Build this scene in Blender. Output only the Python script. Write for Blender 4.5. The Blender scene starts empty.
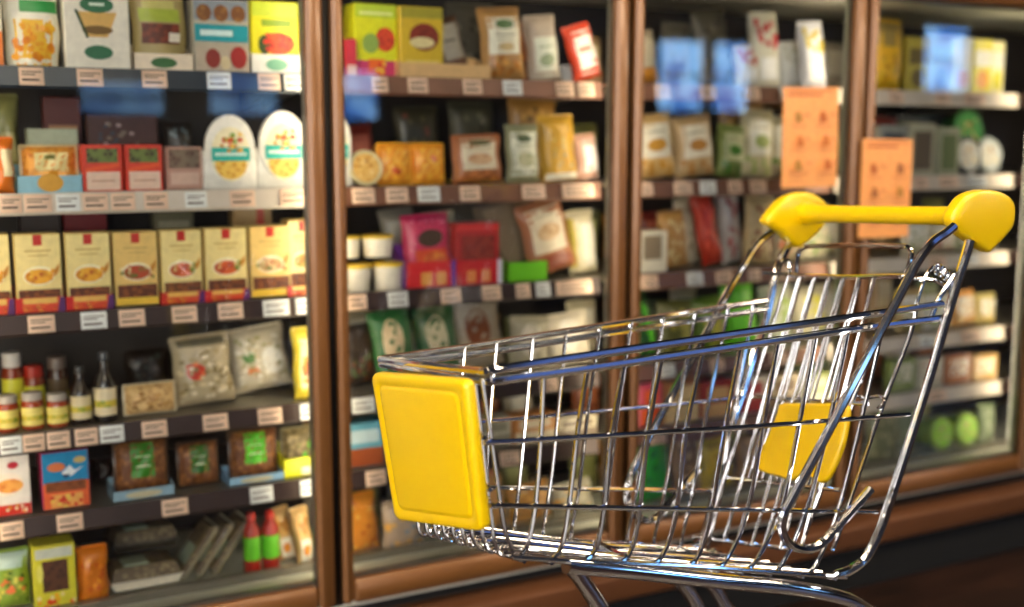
import bpy, math, random
from mathutils import Vector, Matrix
S = bpy.context.scene
COL = S.collection
R = math.radians
random.seed(4)

# ------------------------------------------------------------------ camera
FPX, HC, DC, YAW, PIT = 1150.0, 1.35, 2.6, R(28.0), math.atan(163 / 1150.0)
CAM = Vector((0, -DC, HC))
FW = Vector((math.sin(YAW) * math.cos(PIT), math.cos(YAW) * math.cos(PIT), -math.sin(PIT)))
RT = Vector((math.cos(YAW), -math.sin(YAW), 0))
UP = RT.cross(FW)
cam_data = bpy.data.cameras.new('camera')
cam = bpy.data.objects.new('camera', cam_data)
COL.objects.link(cam)
cam.matrix_world = Matrix(((RT.x, UP.x, -FW.x, CAM.x), (RT.y, UP.y, -FW.y, CAM.y), (RT.z, UP.z, -FW.z, CAM.z), (0, 0, 0, 1)))
cam_data.sensor_width = 36
cam_data.lens = 36 * FPX / 1024
cam_data.clip_start = 0.05
cam_data.dof.use_dof = True
cam_data.dof.focus_distance = 2.02
cam_data.dof.aperture_fstop = 1.4
S.camera = cam

# ------------------------------------------------------------------ world, light, exposure
w = bpy.data.worlds.new('world'); S.world = w; w.use_nodes = True
w.node_tree.nodes['Background'].inputs[0].default_value = (0.25, 0.4, 0.8, 1)
w.node_tree.nodes['Background'].inputs[1].default_value = 0.5
S.view_settings.view_transform = 'Standard'
S.view_settings.look = 'None'
S.view_settings.exposure = 0.3
S.view_settings.gamma = 1.0
S.view_settings.use_curve_mapping = False
S.cycles.max_bounces = 10
S.cycles.transparent_max_bounces = 16
S.cycles.caustics_reflective = False
S.cycles.caustics_refractive = False
S.cycles.sample_clamp_indirect = 6
S.cycles.use_denoising = True
FLOOR = -0.09
K_TUBE, K_CEIL, K_WIN = 7.5, 36.0, 15.0

# ------------------------------------------------------------------ pixel -> place helpers
def ray(px, py):
    return FW + RT * ((px - 512) / FPX) - UP * ((py - 303.5) / FPX)
def wall(px, py, y=0.0):
    d = ray(px, py); return CAM + d * ((y - CAM.y) / d.y)
def xat(px, y, z):
    """x of the point at depth y and height z that lies on image column px"""
    a, b = -5.0, 12.0
    for _ in range(40):
        m = (a + b) / 2; d = Vector((m, y, z)) - CAM
        if 512 + FPX * d.dot(RT) / d.dot(FW) < px: a = m
        else: b = m
    return (a + b) / 2

# ------------------------------------------------------------------ materials
def lin(h):
    if isinstance(h, (tuple, list)): return tuple(h)[:3]
    h = h.lstrip('#'); v = [int(h[i:i + 2], 16) / 255 for i in (0, 2, 4)]
    return tuple(c / 12.92 if c <= .04045 else ((c + .055) / 1.055) ** 2.4 for c in v)
MC = {}
def mat(col, rough=.45, metal=0., var=.12, scale=40., coat=0., emit=0., name=None):
    key = (str(col), rough, metal, var, scale, coat, emit)
    if key in MC: return MC[key]
    c = lin(col)
    m = bpy.data.materials.new(name or 'surface'); m.use_nodes = True
    nt = m.node_tree; b = nt.nodes['Principled BSDF']
    b.inputs['Roughness'].default_value = rough; b.inputs['Metallic'].default_value = metal
    b.inputs['Coat Weight'].default_value = coat
    b.inputs['Coat Roughness'].default_value = .15
    if var:
        tc = nt.nodes.new('ShaderNodeTexCoord'); n = nt.nodes.new('ShaderNodeTexNoise'); r = nt.nodes.new('ShaderNodeValToRGB')
        n.inputs['Scale'].default_value = scale; n.inputs['Detail'].default_value = 3
        nt.links.new(tc.outputs['Object'], n.inputs['Vector']); nt.links.new(n.outputs[0], r.inputs[0])
        r.color_ramp.elements[0].position = .3; r.color_ramp.elements[1].position = .7
        r.color_ramp.elements[0].color = (*[x * (1 - var) for x in c], 1)
        r.color_ramp.elements[1].color = (*[min(1, x * (1 + var)) for x in c], 1)
        nt.links.new(r.outputs[0], b.inputs['Base Color'])
    else: b.inputs['Base Color'].default_value = (*c, 1)
    if emit:
        b.inputs['Emission Color'].default_value = (*c, 1); b.inputs['Emission Strength'].default_value = emit
    MC[key] = m
    return m
def food(a, b_, scale=70., rough=.5):
    """mottled two-colour print or food surface"""
    key = ('food', a, b_, scale)
    if key in MC: return MC[key]
    m = bpy.data.materials.new('food_mottle'); m.use_nodes = True
    nt = m.node_tree; b = nt.nodes['Principled BSDF']; b.inputs['Roughness'].default_value = rough
    tc = nt.nodes.new('ShaderNodeTexCoord'); n = nt.nodes.new('ShaderNodeTexVoronoi'); r = nt.nodes.new('ShaderNodeValToRGB')
    n.inputs['Scale'].default_value = scale
    r.color_ramp.elements[0].color = (*lin(a), 1); r.color_ramp.elements[1].color = (*lin(b_), 1)
    r.color_ramp.elements[0].position = .15; r.color_ramp.elements[1].position = .6
    nt.links.new(tc.outputs['Object'], n.inputs['Vector']); nt.links.new(n.outputs['Distance'], r.inputs[0]); nt.links.new(r.outputs[0], b.inputs['Base Color'])
    MC[key] = m
    return m
def glass_mat(name, tint=(1, 1, 1), k=1.0, rough=0.0, ior=1.5):
    m = bpy.data.materials.new(name); m.use_nodes = True; nt = m.node_tree
    for n in list(nt.nodes): nt.nodes.remove(n)
    o = nt.nodes.new('ShaderNodeOutputMaterial'); t = nt.nodes.new('ShaderNodeBsdfTransparent'); g = nt.nodes.new('ShaderNodeBsdfGlossy')
    f = nt.nodes.new('ShaderNodeFresnel'); mu = nt.nodes.new('ShaderNodeMath'); mx = nt.nodes.new('ShaderNodeMixShader')
    f.inputs['IOR'].default_value = ior; mu.operation = 'MULTIPLY'; mu.inputs[1].default_value = k; mu.use_clamp = True
    t.inputs[0].default_value = (*tint, 1); g.inputs['Roughness'].default_value = rough
    nt.links.new(f.outputs[0], mu.inputs[0]); nt.links.new(mu.outputs[0], mx.inputs[0]); nt.links.new(t.outputs[0], mx.inputs[1])
    nt.links.new(g.outputs[0], mx.inputs[2]); nt.links.new(mx.outputs[0], o.inputs[0])
    return m
def wood(name, a, b_, sc=(1, 8, 8), rough=.3):
    m = bpy.data.materials.new(name); m.use_nodes = True; nt = m.node_tree; b = nt.nodes['Principled BSDF']
    tc = nt.nodes.new('ShaderNodeTexCoord'); mp = nt.nodes.new('ShaderNodeMapping'); n = nt.nodes.new('ShaderNodeTexNoise'); r = nt.nodes.new('ShaderNodeValToRGB')
    mp.inputs['Scale'].default_value = sc; n.inputs['Scale'].default_value = 3; n.inputs['Detail'].default_value = 6
    r.color_ramp.elements[0].color = (*lin(a), 1); r.color_ramp.elements[1].color = (*lin(b_), 1); r.color_ramp.elements[0].position = .35; r.color_ramp.elements[1].position = .65
    nt.links.new(tc.outputs['Object'], mp.inputs[0]); nt.links.new(mp.outputs[0], n.inputs['Vector']); nt.links.new(n.outputs[0], r.inputs[0]); nt.links.new(r.outputs[0], b.inputs['Base Color'])
    b.inputs['Roughness'].default_value = rough
    return m
CHROME = mat((.86, .87, .9), .09, 1., 0, name='polished_chrome')
CHROME_D = mat((.62, .66, .74), .14, 1., 0, name='dull_chrome')
YEL = mat('#dfb800', .33, 0, .02, 3, .3, name='yellow_plastic')
FRAME = mat('#724a25', .36, .2, .10, 2.5, .15, name='copper_brown_frame')
RAILB = mat('#5e3a22', .36, .35, .12, 2.5, name='brown_bumper')
DARK = mat('#0c0a09', .5, 0, .2, 6, name='black_gasket')
LIP = mat('#3a2a26', .35, .2, .15, 10, name='dark_shelf_rail')
STEEL = mat('#8f8a7e', .3, .5, .08, 5, name='shelf_metal')
LINER = mat('#2b2420', .55, 0, .2, 3, name='case_liner')
PALE = mat('#d8d8c8', .4, 0, .05, 4, name='pale_liner')
PAPER = mat('#f0ceb4', .6, 0, .05, 30, name='tag_paper')
PAPERW = mat('#eef0ee', .6, 0, .05, 30, name='white_tag_paper')
INK = mat('#54423a', .6, 0, 0, name='ink')
ADDED_GLOW = mat((1, .95, .88), .5, 0, 0, 1, 0, 7.5)  # self-lit white for the added panes that brighten the chrome
GLASS = glass_mat('door_glass', (.96, .98, .97), 1.25)
CLEAR = glass_mat('clear_plastic', (.93, .93, .9), 1.0, .12)

# ------------------------------------------------------------------ mesh builder
class MB:
    def __init__(s): s.v = []; s.f = []; s.mi = []; s.mats = []
    def m(s, mt):
        if mt not in s.mats: s.mats.append(mt)
        return s.mats.index(mt)
    def add(s, vs, fs, mt):
        k = len(s.v); i = s.m(mt); s.v += [Vector(q) for q in vs]
        for f in fs: s.f.append([k + j for j in f]); s.mi.append(i)
    def box(s, x0, x1, y0, y1, z0, z1, mt, bev=0.0):
        c = min(bev, abs(x1 - x0) * .45, abs(y1 - y0) * .45, abs(z1 - z0) * .45)
        if c <= 0:
            s.add([(x, y, z) for z in (z0, z1) for x, y in ((x0, y0), (x1, y0), (x1, y1), (x0, y1))],
                  [(3, 2, 1, 0), (4, 5, 6, 7), (0, 1, 5, 4), (1, 2, 6, 5), (2, 3, 7, 6), (3, 0, 4, 7)], mt); return
        def loop(ix, iz, z, yc0, yc1):
            return [(x0 + ix, yc0, z), (x1 - ix, yc0, z), (x1 - ix, yc1, z), (x0 + ix, yc1, z)]
        def oct_(z, c1):
            a, b, p, q = x0 + c1, x1 - c1, y0 + c1, y1 - c1
            return [(a + c, p, z), (b - c, p, z), (b, p + c, z), (b, q - c, z), (b - c, q, z), (a + c, q, z), (a, q - c, z), (a, p + c, z)]
        s.loops([oct_(z0, c * .7), oct_(z0 + c, 0), oct_(z1 - c, 0), oct_(z1, c * .7)], mt)
    def loops(s, ls, mt, caps=True, closed=True):
        n = len(ls[0]); vs = [p for l in ls for p in l]; fs = []
        for i in range(len(ls) - 1):
            for j in range(n if closed else n - 1):
                k = (j + 1) % n
                fs.append((i * n + j, i * n + k, (i + 1) * n + k, (i + 1) * n + j))
        if caps:
            fs.append(tuple(range(n))[::-1]); fs.append(tuple((len(ls) - 1) * n + j for j in range(n)))
        s.add(vs, fs, mt)
    def tube(s, pts, r, mt, n=8, closed=False):
        pts = [Vector(p) for p in pts]; N = len(pts); rr = r if isinstance(r, (list, tuple)) else [r] * N
        tan = []
        for i in range(N):
            a = pts[(i - 1) % N] if (closed or i > 0) else pts[i]; b = pts[(i + 1) % N] if (closed or i < N - 1) else pts[i]
            tan.append((b - a).normalized())
        up = Vector((0, 0, 1)) if abs(tan[0].z) < .9 else Vector((0, 1, 0))
        nx = tan[0].cross(up).normalized(); ls = []
        for i in range(N):
            nx = (nx - tan[i] * nx.dot(tan[i])).normalized(); ny = tan[i].cross(nx)
            ls.append([pts[i] + (nx * math.cos(2 * math.pi * j / n) + ny * math.sin(2 * math.pi * j / n)) * rr[i] for j in range(n)])
        if closed: ls.append(ls[0])
        s.loops(ls, mt, caps=not closed)
    def lathe(s, prof, mt, c=(0, 0, 0), n=20, axis='z'):
        ls = []
        for r, h in prof:
            l = []
            for j in range(n):
                a = 2 * math.pi * j / n
                if axis == 'z': l.append((c[0] + r * math.cos(a), c[1] + r * math.sin(a), c[2] + h))
                else: l.append((c[0] + r * math.cos(a), c[1] + h, c[2] - r * math.sin(a)))
            ls.append(l)
        s.loops(ls, mt)
    def tf(s, M): s.v = [M @ p for p in s.v]; return s
    def build(s, name, parent=None, loc=None, smooth=True, ang=40):
        me = bpy.data.meshes.new(name)
        off = Vector(loc) if loc is not None else Vector((0, 0, 0))
        me.from_pydata([tuple(p - off) for p in s.v], [], s.f)
        for mt in s.mats: me.materials.append(mt)
        for p, i in zip(me.polygons, s.mi): p.material_index = i; p.use_smooth = smooth
        me.validate(); me.update()
        if smooth: me.set_sharp_from_angle(angle=R(ang))
        o = bpy.data.objects.new(name, me); COL.objects.link(o)
        if loc is not None and parent is None: o.location = off
        if parent: o.parent = parent
        return o
def smooth_path(pts, k=6):
    """Catmull-Rom through the points"""
    pts = [Vector(p) for p in pts]; P = [pts[0] * 2 - pts[1]] + pts + [pts[-1] * 2 - pts[-2]]; out = []
    for i in range(1, len(P) - 2):
        a, b, c, d = P[i - 1:i + 3]
        for j in range(k):
            t = j / k
            out.append(.5 * ((2 * b) + (c - a) * t + (2 * a - 5 * b + 4 * c - d) * t * t + (3 * b - a - 3 * c + d) * t ** 3))
    return out + [pts[-1]]
def tag(o, label, cat, group=None, kind=None):
    if label: o['label'] = label
    if cat: o['category'] = cat
    if group: o['group'] = group
    if kind: o['kind'] = kind
    return o
def empty(name, loc, label=None, cat=None, group=None):
    o = bpy.data.objects.new(name, None); COL.objects.link(o); o.location = loc; o.empty_display_size = .05
    return tag(o, label, cat, group)

# ------------------------------------------------------------------ room shell
X0, X1, YB, YW, ZC = -4.0, 13.0, -6.0, 0.75, 3.3
def struct(name, mb, **k): return tag(mb.build(name, **k), None, None, None, 'structure')
fl = MB(); fl.box(X0, X1, YB, YW, FLOOR - .1, FLOOR, wood('floor_vinyl', '#180e0a', '#2e1c15', (1, 5, 5), .35)); struct('floor', fl)
ce = MB(); ce.box(X0, X1, YB, YW, ZC, ZC + .1, mat('#1d2026', .8, 0, .2, 2)); struct('ceiling', ce)
b = MB(); b.box(X0, X1, YW, YW + .1, FLOOR, ZC, mat('#7a6a58', .8, 0, .1, 2)); struct('wall_back', b)
LW = mat('#6a5640', .8, 0, .1, 2); b = MB(); ADDED_LEFT = ((-5.6, -4.5), (-4.4, -3.3), (-3.2, -2.1), (-2.0, -.9)); ys = YB  # bright panes in the left wall are added, for highlights on the rods
for (a, c) in ADDED_LEFT:
    b.box(X0 - .1, X0, ys, a, FLOOR, ZC, LW); b.box(X0 - .1, X0, a, c, FLOOR, .55, LW); b.box(X0 - .1, X0, a, c, 2.7, ZC, LW); ys = c
b.box(X0 - .1, X0, ys, YW, FLOOR, ZC, LW); struct('wall_left', b)
for i, (a, c) in enumerate(ADDED_LEFT):
    q = MB(); fm = mat('#20242c', .5)
    q.box(X0 - .06, X0 - .05, a, c, .55, 2.7, ADDED_GLOW)
    for (p0, p1, r0, r1) in ((a, a + .04, .55, 2.7), (c - .04, c, .55, 2.7), (a, c, .55, .59), (a, c, 2.66, 2.7), (a, c, 1.6, 1.63)): q.box(X0 - .05, X0 - .01, p0, p1, r0, r1, fm)
    struct('window_%d' % (i + 10), q)  # added unseen light panes, built like windows
b = MB(); b.box(X1, X1 + .1, YB, YW, FLOOR, ZC, mat('#8a7358', .8, 0, .1, 2)); struct('wall_right', b)
# front wall, behind the camera, with the windows mirrored in the door glass
WINS = [(1.15, 1.75, 1.52, 1.78, .25), (2.05, 2.6, 1.52, 1.86, .3), (3.08, 3.4, 1.5, 1.9, .8), (6.05, 6.58, 1.6, 2.26, 1), (6.66, 7.1, 1.6, 2.26, 1), (9.35, 10.0, 1.85, 2.52, 1)]
NAVY = mat('#0f1830', .6, 0, .15, 2, name='navy_wall_paint')
ADDED_FRONT = [(-3.9, -2.75, .55, 2.7, -1), (-2.65, -1.5, .55, 2.7, -1), (-1.4, -.25, .55, 2.7, -1)]  # added white panes outside the mirrored area, widen the rod highlights
WINS = ADDED_FRONT + WINS
b = MB(); xs = X0
for (a, c, z0, z1, k) in WINS:
    b.box(xs, a, YB - .1, YB, FLOOR, ZC, NAVY); b.box(a, c, YB - .1, YB, FLOOR, z0, NAVY); b.box(a, c, YB - .1, YB, z1, ZC, NAVY); xs = c
b.box(xs, X1, YB - .1, YB, FLOOR, ZC, NAVY); struct('wall_front', b)
def sky_pane(k):
    m = bpy.data.materials.new('daylight_pane'); m.use_nodes = True; nt = m.node_tree; p = nt.nodes['Principled BSDF']
    p.inputs['Base Color'].default_value = (.02, .03, .05, 1)
    tc = nt.nodes.new('ShaderNodeTexCoord'); n = nt.nodes.new('ShaderNodeTexNoise'); r = nt.nodes.new('ShaderNodeValToRGB')
    n.inputs['Scale'].default_value = 5; n.inputs['Detail'].default_value = 4
    r.color_ramp.elements[0].position = .38; r.color_ramp.elements[0].color = (.03, .14, .5, 1); r.color_ramp.elements[1].position = .6; r.color_ramp.elements[1].color = (.3, .6, 1, 1)
    nt.links.new(tc.outputs['Object'], n.inputs['Vector']); nt.links.new(n.outputs[0], r.inputs[0]); nt.links.new(r.outputs[0], p.inputs['Emission Color'])
    p.inputs['Emission Strength'].default_value = K_WIN * k
    return m
for i, (a, c, z0, z1, k) in enumerate(WINS):
    q = MB(); t = .02; fm = mat('#20242c', .5)
    q.box(a, c, YB - .06, YB - .05, z0, z1, ADDED_GLOW if k < 0 else sky_pane(k))
    for (p0, p1, r0, r1) in ((a, a + t, z0, z1), (c - t, c, z0, z1), (a, c, z0, z0 + t), (a, c, z1 - t, z1), (a, c, (z0 + z1) / 2 - .01, (z0 + z1) / 2 + .01)):
        q.box(p0, p1, YB - .05, YB - .01, r0, r1, fm)
    struct('window_%d' % (i + 1), q)  # the leading white ones are the added light panes

# ceiling lights of the aisle
def ceiling_light(x, y, lx, ly, k, col, label):
    c = empty('ceiling_light', (x, y, ZC), label, 'ceiling light', 'ceiling lights over the aisle')
    h = MB(); h.box(-lx / 2 - .04, lx / 2 + .04, -ly / 2 - .04, ly / 2 + .04, -.05, 0, mat('#d8d4cc', .5)); h.build('lamp_housing', c)
    d = MB(); d.box(-lx / 2, lx / 2, -ly / 2, ly / 2, -.062, -.0505, mat(col, .5, 0, 0, 1, 0, k)); d.build('diffuser', c)
for i, x in enumerate((-1.6, .4, 2.4, 4.4, 6.4)):
    ceiling_light(x, -1.35, 1.2, .24, K_CEIL, (1, .80, .56), 'warm white ceiling light over the aisle, %s from the left' % ('first', 'second', 'third', 'fourth', 'fifth')[i])
for i, x in enumerate((-2.6, .4, 3.4, 6.4)):  # added row of unseen lamps for frontal light on shelves and trolley plate
    ceiling_light(x, -3.3, 1.2, .3, K_CEIL, (1, .84, .62), 'added warm ceiling light above the camera row, %s from the left' % ('first', 'second', 'third', 'fourth')[i])
def added_blue_panel(x, label):  # added unseen blue glow overhead, puts the blue stripe on the chrome rim
    c = empty('added_blue_panel', (x, -4.9, ZC), label, 'added_blue_panel', 'added blue light panels behind the camera')
    h = MB(); lx, ly = 1.9, .9
    for a, b_, p, q in ((-lx / 2 - .06, lx / 2 + .06, -ly / 2 - .06, -ly / 2), (-lx / 2 - .06, lx / 2 + .06, ly / 2, ly / 2 + .06), (-lx / 2 - .06, -lx / 2, -ly / 2, ly / 2), (lx / 2, lx / 2 + .06, -ly / 2, ly / 2)): h.box(a, b_, p, q, -.06, 0, mat('#30343c', .5))
    h.build('added_panel_frame', c)
    d = MB(); d.box(-lx / 2, lx / 2, -ly / 2, ly / 2, -.02, -.0005, mat((.10, .20, .6), .5, 0, 0, 1, 0, .42)); d.build('glass_pane', c)  # self-lit sheet of the added panel
for i, x in enumerate((-1.5, 1.2, 3.9, 6.6)): added_blue_panel(x, 'added blue light panel behind the camera, %s from the left' % ('first', 'second', 'third', 'fourth')[i])

# ------------------------------------------------------------------ display refrigerator
GAPS = [-.787, .053, .893, 1.733, 2.573, 3.413, 4.253]
ZS = dict(A=1.505, B=1.232, C=.966, D=.70, E=.505, F=.262)
XL, XR = GAPS[0] - .03, GAPS[-1] + .03
case = empty('display_refrigerator', ((XL + XR) / 2, .3, FLOOR), 'long brown glass-door refrigerator filled with packaged food along the aisle', 'refrigerator')
CO = Vector(case.location)
def cpart(name, mb, par=None):
    mb.v = [p - CO for p in mb.v]; o = mb.build(name); o.parent = par or case; return o
q = MB(); q.box(XL, XR, .60, .66, .1, 2.0, LINER); cpart('back_panel', q)
q = MB(); q.box(XL - .05, XL, -.02, .66, FLOOR, 2.0, FRAME, .005); cpart('side_panel', q)
q = MB(); q.box(XR, XR + .05, -.02, .66, FLOOR, 2.0, FRAME, .005); cpart('side_panel', q)
q = MB(); q.box(XL, XR, .0, .66, 1.86, 2.05, FRAME, .01); q.box(XL, XR, .012, .6, 1.80, 1.86, DARK); cpart('header', q)
q = MB(); q.box(XL, XR, .05, .6, 1.775, 1.80, PALE); cpart('interior_ceiling', q)
q = MB(); q.box(XL, XR, .02, .60, .19, ZS['F'], PALE, .004); q.box(XL, XR, .03, .05, ZS['F'], ZS['F'] + .012, PALE); q.box(XL, XR, .12, .14, ZS['F'], ZS['F'] + .02, STEEL); cpart('base_deck', q)
q = MB(); q.box(XL, XR, .03, .6, FLOOR, .19, mat('#060505', .85, 0, .2, 6, name='matt_black_plinth')); cpart('kick_plinth', q)
q = MB()
prof = [(.03, .075), (-.035, .075), (-.055, .09), (-.06, .12), (-.055, .150), (-.035, .165), (.03, .165)]
q.loops([[(XL, a, c) for a, c in prof], [(XR, a, c) for a, c in prof]], RAILB); cpart('bumper_rail', q)
HOUS = mat('#e2e8da', .45, 0, .05, 4, name='lamp_housing_metal')
TUBE = mat((1, .84, .6), .4, 0, 0, 1, 0, K_TUBE, name='lamp_diffuser')
for g in GAPS:
    q = MB(); q.box(g - .027, g + .027, .015, .046, .2, 1.80, DARK, .004); cpart('mullion_post', q)
    for sgn in (-1, 1):
        if (g == GAPS[0] and sgn < 0) or (g == GAPS[-1] and sgn > 0): continue
        h = MB(); a, c = sorted((g + sgn * .026, g + sgn * .041)); h.box(a, c, .013, .046, .285, 1.77, HOUS, .003)
        ho = cpart('lamp_housing', h)
        d = MB(); a, c = sorted((g + sgn * .006, g + sgn * .030)); d.box(a, c, .0465, .053, .30, 1.75, TUBE); cpart('lamp_tube', d, ho)
for i in range(len(GAPS) - 1):
    a, c = GAPS[i] + .011, GAPS[i + 1] - .011
    f = MB(); sw = .043
    def bar(x0, x1, z0, z1): f.box(x0, x1, -.024, .012, z0, z1, FRAME, .008)
    bar(a, a + sw * .64, .215, 1.835); bar(c - sw * .93, c, .215, 1.835); bar(a + sw * .64, c - sw, 1.775, 1.835); bar(a + sw * .64, c - sw, .215, .275)
    d = cpart('door', f)
    if i in (0, 5): pass
    g = MB(); g.add([(a + sw * .55, 0, .27), (c - sw * .9, 0, .27), (c - sw * .9, 0, 1.78), (a + sw * .55, 0, 1.78)], [(0, 1, 2, 3)], GLASS); cpart('glass_pane', g, d)
    g = MB(); k1, k2 = a + sw * .64, c - sw
    for (x0_, x1_, z0_, z1_) in ((k1, k1 + .004, .275, 1.775), (k2 - .003, k2 + .002, .275, 1.775), (k1, k2, .275, .283), (k1, k2, 1.767, 1.775)): g.box(x0_, x1_, .002, .011, z0_, z1_, STEEL)
    cpart('gasket', g, d)

# ------------------------------------------------------------------ shelves with price rails
YF = .12
LEVEL = dict(A='top', B='second', C='third', D='fourth', E='fifth')
BAYN = {0: 'far left bay out of view', 1: 'leftmost bay', 2: 'second bay', 3: 'third bay', 4: 'fourth bay', 5: 'bay past the fourth door'}
TAGS = {(1, 'A'): [(19, 44), (77, 103), (142, 167), (207, 231), (258, 280), (284, 306)],
        (1, 'B'): [(0, 22), (24, 52), (56, 80), (83, 108), (111, 135), (144, 168), (185, 207), (230, 255), (280, 306)],
        (1, 'C'): [(28, 55), (81, 107), (119, 145), (172, 197), (218, 243), (263, 289), (296, 311)],
        (1, 'D'): [(0, 22), (23, 45), (47, 70), (75, 98), (100, 124), (142, 167), (203, 228), (258, 282), (300, 316)],
        (1, 'E'): [(0, 24), (57, 83), (162, 188), (250, 273), (300, 316)],
        (2, 'A'): [(372, 388), (408, 428), (463, 482), (503, 522), (556, 574), (578, 594)],
        (2, 'B'): [(352, 375), (386, 408), (418, 440), (460, 480), (522, 545), (562, 594)],
        (2, 'C'): [(348, 367), (388, 408), (441, 461), (482, 501), (516, 530), (536, 550), (556, 592)],
        (2, 'D'): [(352, 375), (400, 418), (450, 470), (540, 558)], (2, 'E'): [(366, 386), (420, 440), (500, 520)],
        (3, 'A'): [(655, 670), (700, 716), (745, 760), (780, 800), (803, 826)],
        (3, 'B'): [(641, 653), (674, 692), (700, 716), (728, 742), (750, 766)],
        (3, 'C'): [(641, 658), (687, 703), (716, 732), (748, 760), (775, 792)], (3, 'D'): [(660, 675), (710, 724), (770, 786)], (3, 'E'): [(650, 666), (730, 745)],
        (4, 'A'): [(890, 903), (936, 950), (965, 985)], (4, 'B'): [(915, 928), (940, 958), (968, 986)], (4, 'C'): [(930, 945), (960, 978)], (4, 'D'): [(920, 934), (962, 980)], (4, 'E'): [(930, 946)]}
for bay in range(6):
    for lv in 'ABCDE':
        a, c = GAPS[bay] + .012, GAPS[bay + 1] - .012; z = ZS[lv]
        sh = MB(); sh.box(a, c, YF, .56, z - .012, z, STEEL, .003)
        for xx in (a + .01, c - .022):
            pr = [(.598, z - .004), (.20, z - .012), (.20, z - .018), (.598, z - .07)]
            sh.loops([[(xx, p, r_) for p, r_ in pr], [(xx + .006, p, r_) for p, r_ in pr]], STEEL)
        pos = Vector(((a + c) / 2, .34, z))
        o = sh.build('shelf', None, pos)
        tag(o, '%s shelf with price rail in the %s of the refrigerator' % (LEVEL[lv], BAYN[bay]), 'shelf', 'refrigerator shelves')
        rl = MB(); pr = [(YF, z + .004), (YF - .004, z + .004), (YF - .012, z - .038), (YF - .008, z - .044), (YF + .002, z - .040)]
        rmat = mat('#27323f', .3, .2, .15, 10) if (bay, lv) in ((1, 'A'),) else mat('#7a5240', .35, .2, .15, 10) if (bay == 2 and lv in 'AB') or bay == 3 else mat('#d6cabc', .4, .1, .1, 10) if bay == 4 or (bay == 1 and lv == 'B') else LIP
        rl.loops([[(a, p - pos.y, r_ - pos.z) for p, r_ in pr], [(c, p - pos.y, r_ - pos.z) for p, r_ in pr]], rmat)
        rl.v = [Vector((p.x - pos.x, p.y, p.z)) for p in rl.v]; rl.build('price_rail', o)
        for k, (p0, p1) in enumerate(TAGS.get((bay, lv), [])):
            y = YF - .0125; x0 = max(a, xat(p0, y, z - .02)); x1 = min(c, xat(p1, y, z - .02))
            if x1 - x0 < .01: continue
            t = MB(); pm = PAPERW if (k + ord(lv)) % 4 == 0 or p0 > 280 and bay == 1 else PAPER
            t.box(x0, x1, -.0012, .0012, -.0195, .0195, pm, .0006)
            for n_, (zz, wd) in enumerate(((.009, .8), (.003, .55), (-.008, .7))): t.box(x0 + (x1 - x0) * .1, x0 + (x1 - x0) * (.1 + wd), -.0018, -.0011, zz - .0012 - .001 * (n_ == 2), zz + .0012 + .001 * (n_ == 2), INK)
            t.tf(Matrix.Translation((-pos.x, y - .0005 - pos.y, -.018)) @ Matrix.Rotation(R(-10.8), 4, 'X'))
            t.build('price_tag', o)

# ------------------------------------------------------------------ packages
ORD = ['leftmost', 'second', 'third', 'fourth', 'fifth', 'sixth', 'seventh', 'eighth', 'ninth', 'tenth']
def M_(c):
    if isinstance(c, str):
        if '/' in c: a, b_ = c.split('/'); return food('#' + a, '#' + b_)
        if c == 'clear': return CLEAR
        return mat('#' + c, .38, 0, .08, 60, .15)
    return c
def decals(mb, surf, ds):
    """prints: r rectangle, e ellipse, p polygon, s scattered spots - laid on the front surface"""
    for i, d in enumerate(ds):
        o = .0006 * (i + 1); k = d[0]; mt = M_(d[-1])
        if k == 'r':
            u0, v0, u1, v1 = d[1:5]; n = 6
            vs = [surf(u0 + (u1 - u0) * a / n, v0 + (v1 - v0) * b_ / n, o) for b_ in range(n + 1) for a in range(n + 1)]
            mb.add(vs, [(j * (n + 1) + a, j * (n + 1) + a + 1, (j + 1) * (n + 1) + a + 1, (j + 1) * (n + 1) + a) for j in range(n) for a in range(n)], mt)
        elif k == 'e':
            cu, cv, ru, rv = d[1:5]; n = 16; vs = [surf(cu, cv, o)]
            for q_ in (.5, 1): vs += [surf(cu + ru * q_ * math.cos(2 * math.pi * a / n), cv + rv * q_ * math.sin(2 * math.pi * a / n), o) for a in range(n)]
            fs = [(0, 1 + a, 1 + (a + 1) % n) for a in range(n)] + [(1 + a, 1 + n + a, 1 + n + (a + 1) % n, 1 + (a + 1) % n) for a in range(n)]
            mb.add(vs, fs, mt)
        elif k == 'p': mb.add([surf(a, b_, o) for a, b_ in d[1]], [tuple(range(len(d[1])))], mt)
        elif k == 's':
            u0, v0, u1, v1, n, rad = d[1:7]; n = int(n * 2.2); rad *= .62; cols = d[-1]; rg = random.Random(int(u0 * 91 + n * 7 + i))
            for t in range(n):
                cu, cv = rg.uniform(u0, u1), rg.uniform(v0, v1); m2 = M_(cols[t % len(cols)]); oo = o + .0001 * t
                vs = [surf(cu + rad * rg.uniform(.7, 1.2) * math.cos(a * math.pi / 4), cv + rad * .7 * rg.uniform(.7, 1.2) * math.sin(a * math.pi / 4), oo) for a in range(8)]
                mb.add(vs, [tuple(range(8))], m2)
def carton(W, H, D, col, ds, side=None):
    mb = MB(); mb.box(-W / 2, W / 2, 0, D, 0, H, M_(side or col), .0025)
    decals(mb, lambda u, v, o: (-W / 2 + W * (.02 + .96 * u), -.0003 - o, H * (.015 + .97 * v)), [('r', 0, 0, 1, 1, col)] + ds)
    return mb
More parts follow.
